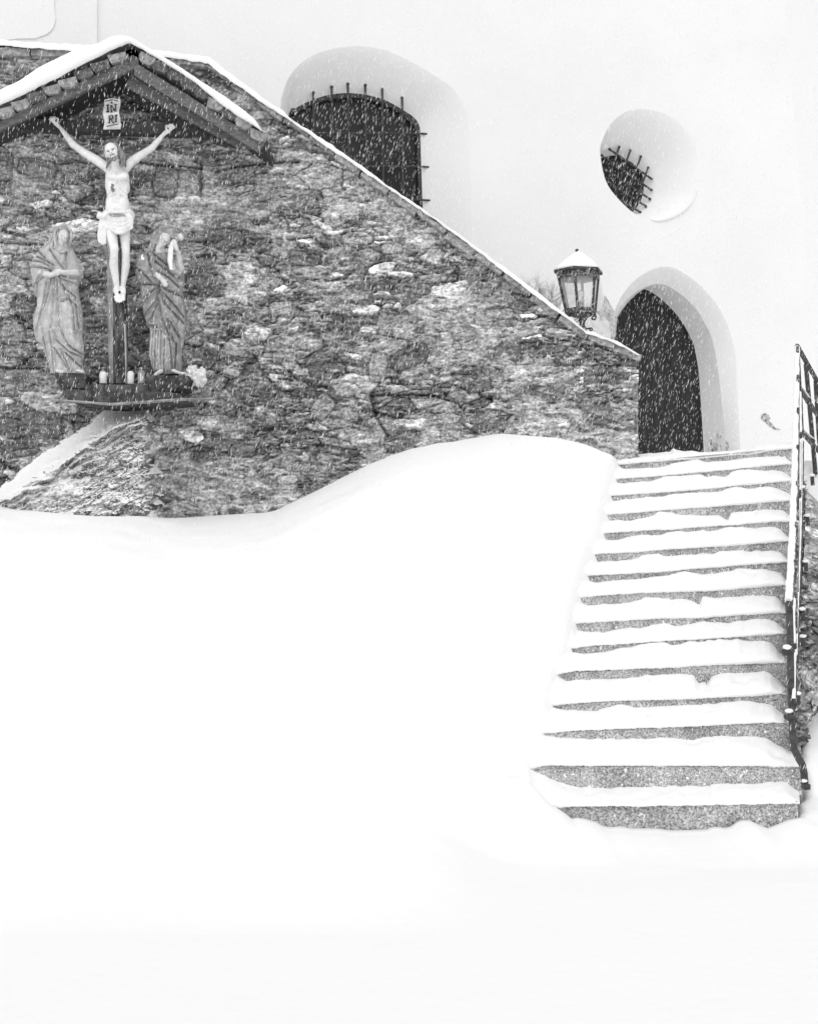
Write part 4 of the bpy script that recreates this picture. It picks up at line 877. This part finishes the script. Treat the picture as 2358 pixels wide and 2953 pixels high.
for x_ in (470, 625): fuse(MB().capsule(Z3(x_-25,1262,YS1-.12), Z3(x_+20,1272,YS1-.17), 14*u3, 13*u3).build('foot', M['statue_face'], mary), .006, 1)
JR = [(340,1140,1250),(350,1100,1290),(362,1078,1318),(400,1052,1345),(450,1048,1350),(500,1050,1350),(550,1062,1370),(600,1090,1396),(650,1090,1416),(700,1096,1430),(760,1110,1432),(820,1115,1438),(880,1135,1440),(920,1142,1440),(935,1165,1440),(1000,1165,1436),(1050,1165,1424),(1100,1160,1412),(1150,1160,1410),(1200,1176,1415),(1250,1190,1415),(1292,1240,1418)]
JF = [[(1160,360),(1200,520),(1240,600)],[(1215,380),(1340,480)],[(1220,430),(1350,530)],[(1250,510),(1330,560),(1390,620)],[(1270,620),(1230,740),(1130,850)],[(1270,620),(1150,700),(1100,740)],[(1262,640),(1300,760),(1430,900)],[(1250,720),(1280,880),(1330,1000)],[(1265,650),(1380,780),(1430,850)],[(1200,960),(1190,1120),(1195,1250)],[(1290,1030),(1280,1290)],[(1330,1040),(1350,1260)],[(1380,1060),(1370,1250)],[(1142,920),(1230,928),(1300,1012)],[(1240,760),(1200,860),(1150,900)],[(1060,470),(1130,520),(1200,600)],[(1100,600),(1180,610),(1260,620)],[(1280,640),(1420,700)],[(1340,900),(1400,1010)],[(1240,960),(1235,1200)],[(1320,880),(1360,1040)],[(1180,400),(1190,480)]]
john = empty('statue', P(480, 1083, 11.65), 'darker statue of a mourning robed man wiping his face with a cloth, right of cross', 'statue')
robe(JR, JF, YS1, 'statue_dark', john, amp=.034, sig=6.5, seed=4, depth=.40)
lowr = [(925,1176,1296),(960,1172,1300),(1000,1168,1318),(1050,1164,1330),(1100,1160,1335),(1150,1160,1336),(1200,1174,1330),(1250,1186,1320),(1290,1230,1300)]
robe(lowr, [f for f in JF if f[0][1] > 920]+[[(1260,960),(1262,1280)],[(1220,960),(1215,1260)]], YS1-.045, 'statue_mid', john, name='tunic', amp=.026, sig=6, seed=6, depth=.5)
mb = MB(); tm = Matrix.Rotation(math.radians(30), 3, 'Y') @ Matrix.Rotation(math.radians(14), 3, 'Z') @ Matrix.Rotation(math.radians(8), 3, 'X')
fc = Z3(1272, 252, YS1-.075); figure_head(fc, tm, u3*1.06, mb); mb.capsule(Z3(1245,300,YS1-.05), Z3(1235,400,YS1-.02), 34*u3, 44*u3)
mb.capsule(Z3(1380,345,YS1-.11), Z3(1370,312,YS1-.13), 17*u3, 17*u3); small_hand(mb, 1364, 296, -.35, -.93, YS1-.14, u3*1.1)
pass
mb.capsule(Z3(1215,520,YS1-.10), Z3(1248,548,YS1-.13), 24*u3, 18*u3); small_hand(mb, 1262, 562, .6, .8, YS1-.14, u3*1.15)
fuse(mb.build('figure', M['statue_face'], john), .0042, 2)
mb = MB(); mb.capsule(Z3(1402,470,YS1-.06), Z3(1392,400,YS1-.09), 31*u3, 27*u3); mb.capsule(Z3(1392,400,YS1-.09), Z3(1380,342,YS1-.115), 27*u3, 22*u3); mb.capsule(Z3(1385,490,YS1-.05), Z3(1330,460,YS1-.02), 28*u3, 40*u3)
fuse(mb.build('sleeve', M['statue_mid'], john), .005, 2)
mb = MB()
for k in range(34):
    a = math.radians(20+k*7.2); rr_ = 66+8*random.random(); mb.ball(Z3(1258+rr_*math.cos(a), 238-rr_*.98*math.sin(a)*(1 if math.sin(a) > 0 else .6), YS1-.04-.03*random.random()), (15*u3, 17*u3, 15*u3), 8, 6)
for (x, y) in [(1195,230),(1180,255),(1172,285),(1160,310),(1150,335),(1140,352),(1200,270),(1190,300),(1178,330),(1205,205),(1225,185),(1300,180),(1330,200),(1345,228)]: mb.ball(Z3(x, y, YS1-.06), 17*u3, 8, 6)
mb.ball(Z3(1252,232,YS1-.01), (62*u3, 60*u3, 62*u3), 14, 10)
fuse(mb.build('hair', M['statue_dark'], john), .006, 1)
mb = MB()
for dx_ in (0, 9, 18): mb.tube([Z3(1335+dx_*.4,262,YS1-.155), Z3(1316+dx_,330,YS1-.155), Z3(1312+dx_,410,YS1-.15), Z3(1322+dx_*.9,486-abs(dx_-14)*.8,YS1-.145)], [10*u3, 13*u3, 12*u3, 6*u3], 8)
fuse(mb.build('cloth', M['loin'], john), .005, 1)
mb = MB(); mb.ball(Z3(1400,226,YS1+.02), (.030, .03, .032), 12, 8, None, .1); mb.capsule(Z3(1372,240,YS1+.03), Z3(1350,225,YS1+.04), .012, .012); mb.build('knob', M['loin'], john, True)
mb = MB(); mb.capsule(Z3(1250,1268,YS1-.10), Z3(1208,1290,YS1-.20), 20*u3, 13*u3); fuse(mb.build('foot', M['statue_face'], john), .005, 1); mb = MB(); mb.capsule(Z3(1345,1262,YS1-.08), Z3(1400,1282,YS1-.16), 15*u3, 12*u3); mb.capsule(Z3(1400,1282,YS1-.16), Z3(1440,1284,YS1-.17), 12*u3, 9*u3)
fuse(mb.build('foot', M['statue_face'], john), .005, 1)
mb = MB(); mb.ball(Z3(1110,392,YS1-.135), (.018, .01, .012), 8, 6, None, .5); mb.ball(Z3(1103,380,YS1-.13), (.01, .008, .02), 8, 6, None, .5); mb.build('snow_patch', M['snow'], john)

# ------------------------------------------------------------------ shelf and grave lights
shelf = empty('stone_shelf', Z3(950, 1500, 11.7), 'dark stone shelf jutting from the wall under the cross and statues', 'shelf')
def rough_slab(pts, d, m, name, parent, Y):
    o_ = MB().prism([Z3(*p, Y) for p in pts], (0, d, 0)).build(name, M[m], parent); bv = o_.modifiers.new('bevel', 'BEVEL'); bv.width = .008; bv.segments = 2; return o_
rough_slab([(665,1368),(1150,1368),(1152,1420),(1300,1425),(1400,1440),(1430,1482),(1250,1497),(870,1520),(700,1510),(520,1488),(480,1440),(500,1400),(660,1410)], .62, 'ledge', 'slab', shelf, 11.40)
rough_slab([(428,1296),(668,1292),(666,1402),(500,1402),(470,1398)], .50, 'ledge', 'plinth', shelf, 11.46)
rough_slab([(1148,1302),(1462,1298),(1478,1330),(1455,1365),(1300,1432),(1150,1425)], .50, 'ledge', 'plinth', shelf, 11.46)
mb = MB(); lp = [(445,1488),(520,1492),(620,1503),(740,1513),(870,1522),(1000,1512),(1130,1504),(1250,1494),(1400,1484),(1550,1478),(1660,1474)]
for i in range(len(lp)-1):
    a, b = lp[i], lp[i+1]; ta, tb = [(10 if 600 < p[0] < 1420 else 5) for p in (a, b)]
    mb.prism([Z3(a[0], a[1]-ta, 11.37), Z3(b[0]+.3, b[1]-tb, 11.37), Z3(b[0]+.3, b[1]+2, 11.37), Z3(a[0], a[1]+2, 11.37)], (0, .10, 0))
mb.build('drip_edge', M['ledge_lip'], shelf)
def candle(x, y0, y1, wd, m, cap, label, Y=11.5):
    b = Z3(x, y1, Y); t_ = empty('grave_candle', b, label, 'candle', 'grave candles on the shelf'); h = (y1-y0)*u3; r = wd/2*u3
    prof = [(0, 0), (.9, .0), (1, .04), (1, .80), (.92, .88), (.7, .95), (.6, 1.0)] if not cap else [(0, 0), (.9, 0), (1, .04), (1, .62), (.9, .68), (.72, .72)]
    def lathe(pr, name, mm, hh):
        n = 16; v = []; f = []
        for rr_, zz in pr:
            for k in range(n): v.append(b+Vector((max(rr_, .01)*r*math.cos(2*math.pi*k/n), max(rr_, .01)*r*math.sin(2*math.pi*k/n), zz*hh)))
        for j in range(len(pr)-1):
            for k in range(n): f.append((j*n+k, j*n+(k+1) % n, (j+1)*n+(k+1) % n, (j+1)*n+k))
        f.append(tuple(range((len(pr)-1)*n, len(pr)*n))); return mesh(name, v, f, M[mm], t_, True)
    lathe(prof, 'glass_jar', m, h)
    if cap:
        lathe([(.74, .72), (.78, .74), (.78, .78), (.6, .80), (.58, .92), (.66, .93), (.4, 1.0), (.1, 1.02)], 'metal_lid', 'glass_grey', h)
        mb = MB()
        for k in range(6):
            a = 2*math.pi*k/6+.3; mb.ball(b+Vector((.6*r*math.cos(a), .6*r*math.sin(a), h*.86)), .0065, 6, 4)
        mb.build('vent_hole', M['ink'], t_)
        if m == 'glass_grey': MB().box(b+Vector((.1*r, -r-.002, h*.36)), .009, .004, h*.5).build('highlight_stripe', M['glass_white'], t_)  # highlight on the glass, modelled as a thin white strip
candle(803, 1238, 1362, 56, 'glass_white', True, 'frosted grave candle with metal lid standing left of the cross post')
candle(1016, 1268, 1366, 52, 'glass_white', False, 'plain white lidless grave candle standing beside the cross post')
candle(1098, 1238, 1362, 56, 'glass_grey', True, 'dark glass grave candle with modelled highlight stripe near the right plinth')
mb = MB(); cc = Z3(1528, 1305, 11.6); 
for k in range(70): mb.ball(cc+Vector((random.uniform(-.085, .075), random.uniform(-.03, .05), random.uniform(-.085, .085)))*.9, random.uniform(.012, .034), 8, 6, None, .6)
o_ = mb.build('quartz_boulder', M['quartz']); fuse(o_, .006, 0); tag(o_, 'knobbly white stone set in the wall at the right end of the shelf', 'stone')

# ------------------------------------------------------------------ railing beside the stairs
rail = empty('stair_railing', P(2285, 2180, 8.1), 'dark iron railing crusted with snow along the right side of the steps', 'railing')
def rp(px, Y, dz=0.): return Vector(((px-CX)*Y/F, Y, nose(Y)+dz))
railpts = [P(2297,1003,12.6), P(2293,1200,11.0), P(2290,1350,10.0), P(2285,1480,9.35), P(2280,1600,8.72), P(2275,1690,8.35), P(2272,1738,8.12)]
mb = MB(); mb.tube([p+Vector((.015, .0, -.012)) for p in railpts], .014, 8); mb.build('handrail', M['iron_frost'], rail)
mb = MB(); pts = []
for a, b in zip(railpts[:-1], railpts[1:]):
    for k in range(14): pts.append(a.lerp(b, k/14)+Vector((random.uniform(-.003, .003), 0, .004+random.uniform(-.004, .004))))
mb.tube(pts, [.021+.004*random.random() for _ in pts], 8); mb.build('snow_ridge', M['snow'], rail)
# newel: handrail bends down, post, S-shaped foot
mb = MB(); np_ = [P(2272,1738,8.12), P(2275,1765,8.06), P(2277,1830,8.04), P(2278,1900,8.03), P(2279,1980,8.03), P(2281,2060,8.02), P(2284,2120,8.0), P(2288,2160,7.96), P(2300,2185,7.9), P(2312,2205,7.84), P(2317,2232,7.8), P(2319,2262,7.77)]
for a, b in zip(np_[:-1], np_[1:]): mb.bar(a, b+(b-a)*.06, .034, .03)
mb.build('newel_post', M['iron'], rail)
mb = MB(); mb.ball(P(2322,2268,7.76), (.026, .03, .022), 10, 6); mb.box(P(2322,2268,7.76), .04, .05, .03); mb.build('foot', M['iron'], rail)
for (x, y, r_) in [(2268,1866,.024),(2274,2050,.022),(2318,2252,.016)]:
    mb = MB(); mb.ball(P(x, y, 7.99 if y < 2200 else 7.75), (r_*1.1, r_, r_*.6), 12, 8, None, .4); mb.build('snow_lump', M['snow'], rail, True)
for (x, y, Y) in [(2270,1880,8.02),(2274,2066,8.01)]:
    mb = MB(); mb.ball(P(x, y, Y), (.036, .03, .024), 10, 6, None, .2); mb.build('collar', M['iron'], rail)
# parallel lower rails, each with its own ridge of snow
def lowrail(pp_, r_=.012, snow=.013):
    pp_ = [P(*q) for q in pp_]
    mb = MB(); mb.tube([p+Vector((.006, 0, -.018)) for p in pp_], r_, 8); mb.build('lower_rail', M['iron'], rail)
    if snow:
        mb = MB(); pts = []
        for a, b in zip(pp_[:-1], pp_[1:]):
            for k in range(12): pts.append(a.lerp(b, k/12)+Vector((0, 0, random.uniform(-.002, .003))))
        mb.tube(pts, [snow+.003*random.random() for _ in pts], 8); mb.build('snow_ridge', M['snow'], rail)
lowrail([(2305,1132,12.3),(2306,1255,11.4)]); lowrail([(2302,1270,11.3),(2303,1425,10.2)]); lowrail([(2300,1440,10.1),(2297,1540,9.5),(2294,1618,9.1)]); lowrail([(2292,1628,9.0),(2288,1700,8.7),(2284,1785,8.4),(2288,1860,8.2)]); lowrail([(2289,1885,8.15),(2288,1950,8.05),(2287,2020,8.0)], snow=.010)
lowrail([(2311,1268,11.9),(2309,1420,10.8),(2306,1560,9.8),(2302,1660,9.3),(2298,1760,8.9),(2294,1900,8.3)], snow=.006)
for i, (px_, Y) in enumerate([(2298,12.4),(2299,11.7),(2300,11.0),(2299,10.3),(2298,9.7),(2296,9.1),(2293,8.6)]):
    z0 = nose(Y)-.1; x_ = (px_-CX)*Y/F; mb = MB(); mb.bar((x_, Y, z0), (x_, Y, nose(Y)+.93), .02, .02, up=(0, 1, 0)); mb.build('baluster', M['iron_frost'], rail)
# small snow-capped stubs of the fixings against the wall
for (x, y, Y) in [(2312,1408,10.9),(2340,1374,11.2),(2326,1490,10.4),(2321,1622,9.6),(2312,1760,8.9),(2313,1838,8.7),(2298,2003,8.25)]:
    mb = MB(); mb.tube([P(x, y, Y), P(x+2, y+26, Y)], .016, 8); mb.build('fixing', M['iron'], rail)
    mb = MB(); mb.ball(P(x, y-4, Y-.01), (.024, .02, .012), 8, 6, None, .3); mb.build('snow_lump', M['snow'], rail)
# railing of the landing, turning right and down at the top post
gate = empty('landing_railing', P(2297, 1340, 12.6), 'dark iron bar railing of the landing sloping off to the right edge', 'railing')
def G(px_, py_): return P(px_, py_, 12.62+(px_-2297)*.012)
def gbar(a, b, wd, name, m='iron'):
    mb = MB(); mb.bar(G(*a), G(*b), wd, .03); return mb.build(name, M[m], gate)
gbar((2296,996),(2420,1215),.034,'rail'); gbar((2304,1122),(2420,1290),.034,'rail'); gbar((2312,1248),(2420,1370),.034,'rail')
mb = MB(); mb.bar(G(2309,1121)+Vector((0, -.004, .012)), G(2338,1160)+Vector((0, -.004, .012)), .008, .034); mb.build('snow_ridge', M['snow'], gate); mb = MB(); mb.bar(G(2314,1243)+Vector((0, -.004, .012)), G(2348,1274)+Vector((0, -.004, .012)), .008, .034); mb.build('snow_ridge', M['snow'], gate)
gbar((2299,1000),(2306,1128),.022,'baluster'); gbar((2322,1050),(2350,1368),.036,'baluster'); gbar((2350,1098),(2362,1300),.036,'baluster'); gbar((2386,1160),(2400,1340),.036,'baluster'); gbar((2308,1128),(2313,1252),.014,'baluster'); gbar((2297,1000),(2303,1330),.02,'post')
for p in [(2321,1046),(2350,1100),(2325,1160),(2335,1275),(2354,1207)]:
    mb = MB(); mb.ball(G(*p)+Vector((0, -.02, 0)), (.022, .016, .016), 8, 6, None, .2); mb.build('clamp', M['iron'], gate)

# ------------------------------------------------------------------ low wall on the right of the stairs
lw = empty('parapet_wall', P(2340, 1600, 10), 'rough stone retaining wall behind the stair railing at the right edge', 'wall')
YA, YB = 8.25, 12.4
U = np.arange(0, 1.0001, .0028); V = np.arange(-.9, 1.05, .011)
UU, VV = np.meshgrid(U, V)
Yp = YA+(YB-YA)*UU; xface = ((2305-CX)/F)*Yp+.035+.10*(1-UU)*0
wtop = EYE-(np.interp(Yp, [8.25,8.5,8.9,9.6,10.5,11.5,12.4], [2085,1985,1860,1690,1560,1450,1385])-HY)*Yp/F
ZZ = np.minimum(VV+nose(Yp), wtop+.0)
Hs, Ts = stone_field(Yp*1.1, ZZ, 6)
Hs = Hs*1.6+.05*(fbm(Yp*4, ZZ*6, 88)-.5)
grid_mesh('stonework', xface-Hs+.10*(wtop-ZZ)*0, Yp, ZZ, M['wallstone'], lw, tone=Ts*.95, flip=True)
# near end: broken stones facing the camera, stepping down to the right
KX = np.arange(2296, 2420, 1.6); KY = np.arange(1385, 2200, 1.6); KXX, KYY = np.meshgrid(KX, KY)
Yk = np.interp(KYY, [1385,1450,1560,1690,1860,1985,2085,2180], [12.35,11.5,10.5,9.6,8.95,8.6,8.4,8.3])+np.clip(KXX-2330, 0, 200)*.004
Hk, Tk = stone_field((KXX-CX)*Yk/F*1.0, EYE-(KYY-HY)*Yk/F, 9)
Yk2 = Yk-(Hk-.02)*1.2
edge_top = np.interp(KXX, [2296,2312,2322,2340,2358,2420], [1440,1400,1408,1440,1480,1560]); edge_bot = np.interp(KXX, [2296,2306,2330,2345,2358,2420], [2160,2150,2105,2060,2030,1950])
kp = (KYY > edge_top) & (KYY < edge_bot+30*(fbm(KXX*.1, KYY*.1, 4)-.5)) & (KXX > np.interp(KYY, [1385,1560,1760,1900,2200], [2322,2318,2306,2300,2297]))
grid_mesh('stonework', (KXX-CX)*Yk2/F, Yk2, EYE-(KYY-HY)*Yk2/F, M['wallstone'], lw, keep=kp[:-1, :-1], tone=Tk)
mb = MB(); mb.prism([P(2330,1420,12.3), P(2480,1560,12.3), P(2480,1900,9.2), P(2335,2080,8.8)], (0, .8, -.1)); mb.build('wall_core', M['coping'], lw)

# ------------------------------------------------------------------ falling snow
N = 120000; fx = rng.uniform(-5.2, 5.2, N); fy = rng.uniform(6.0, 14.6, N); fz = rng.uniform(.3, 7.2, N)
gz = ground(fx, fy); ok = (fz > gz+.1) & ~((fy > 11.9) & (fx < 2.1) & (fz < 6.2) & (fy < 12.9)); fx, fy, fz = fx[ok], fy[ok], fz[ok]; N = len(fx)
L = rng.uniform(.007, .022, N); Wd = .0005+.0014*rng.random(N)**2.0; lean = rng.normal(.24, .12, N); ly = rng.normal(0, .2, N)
dv = np.stack([lean, ly, np.ones(N)], -1); dv /= np.linalg.norm(dv, axis=1)[:, None]
c = np.stack([fx, fy, fz], -1); e1_ = np.cross(dv, [0, 1, 0]); e1_ /= np.linalg.norm(e1_, axis=1)[:, None]; e2_ = np.cross(dv, e1_)
V6 = np.stack([c-dv*L[:, None], c+e1_*Wd[:, None], c+e2_*Wd[:, None], c-e1_*Wd[:, None], c-e2_*Wd[:, None], c+dv*L[:, None]], 1).reshape(-1, 3)
tri = np.array([(0, 2, 1), (0, 3, 2), (0, 4, 3), (0, 1, 4), (5, 1, 2), (5, 2, 3), (5, 3, 4), (5, 4, 1)])
FF = (tri[None]+6*np.arange(N)[:, None, None]).reshape(-1, 3)
me = bpy.data.meshes.new('falling_snow'); me.vertices.add(len(V6)); me.vertices.foreach_set('co', V6.ravel()); me.loops.add(FF.size); me.loops.foreach_set('vertex_index', FF.ravel().astype(np.int32))
me.polygons.add(len(FF)); me.polygons.foreach_set('loop_start', np.arange(0, FF.size, 3, dtype=np.int32)); me.update(calc_edges=True); me.materials.append(M['snow'])
fs = bpy.data.objects.new('falling_snow', me); col.objects.link(fs); tag(fs, 'thick flurry of falling snowflakes in the air', 'snowfall', kind='stuff')
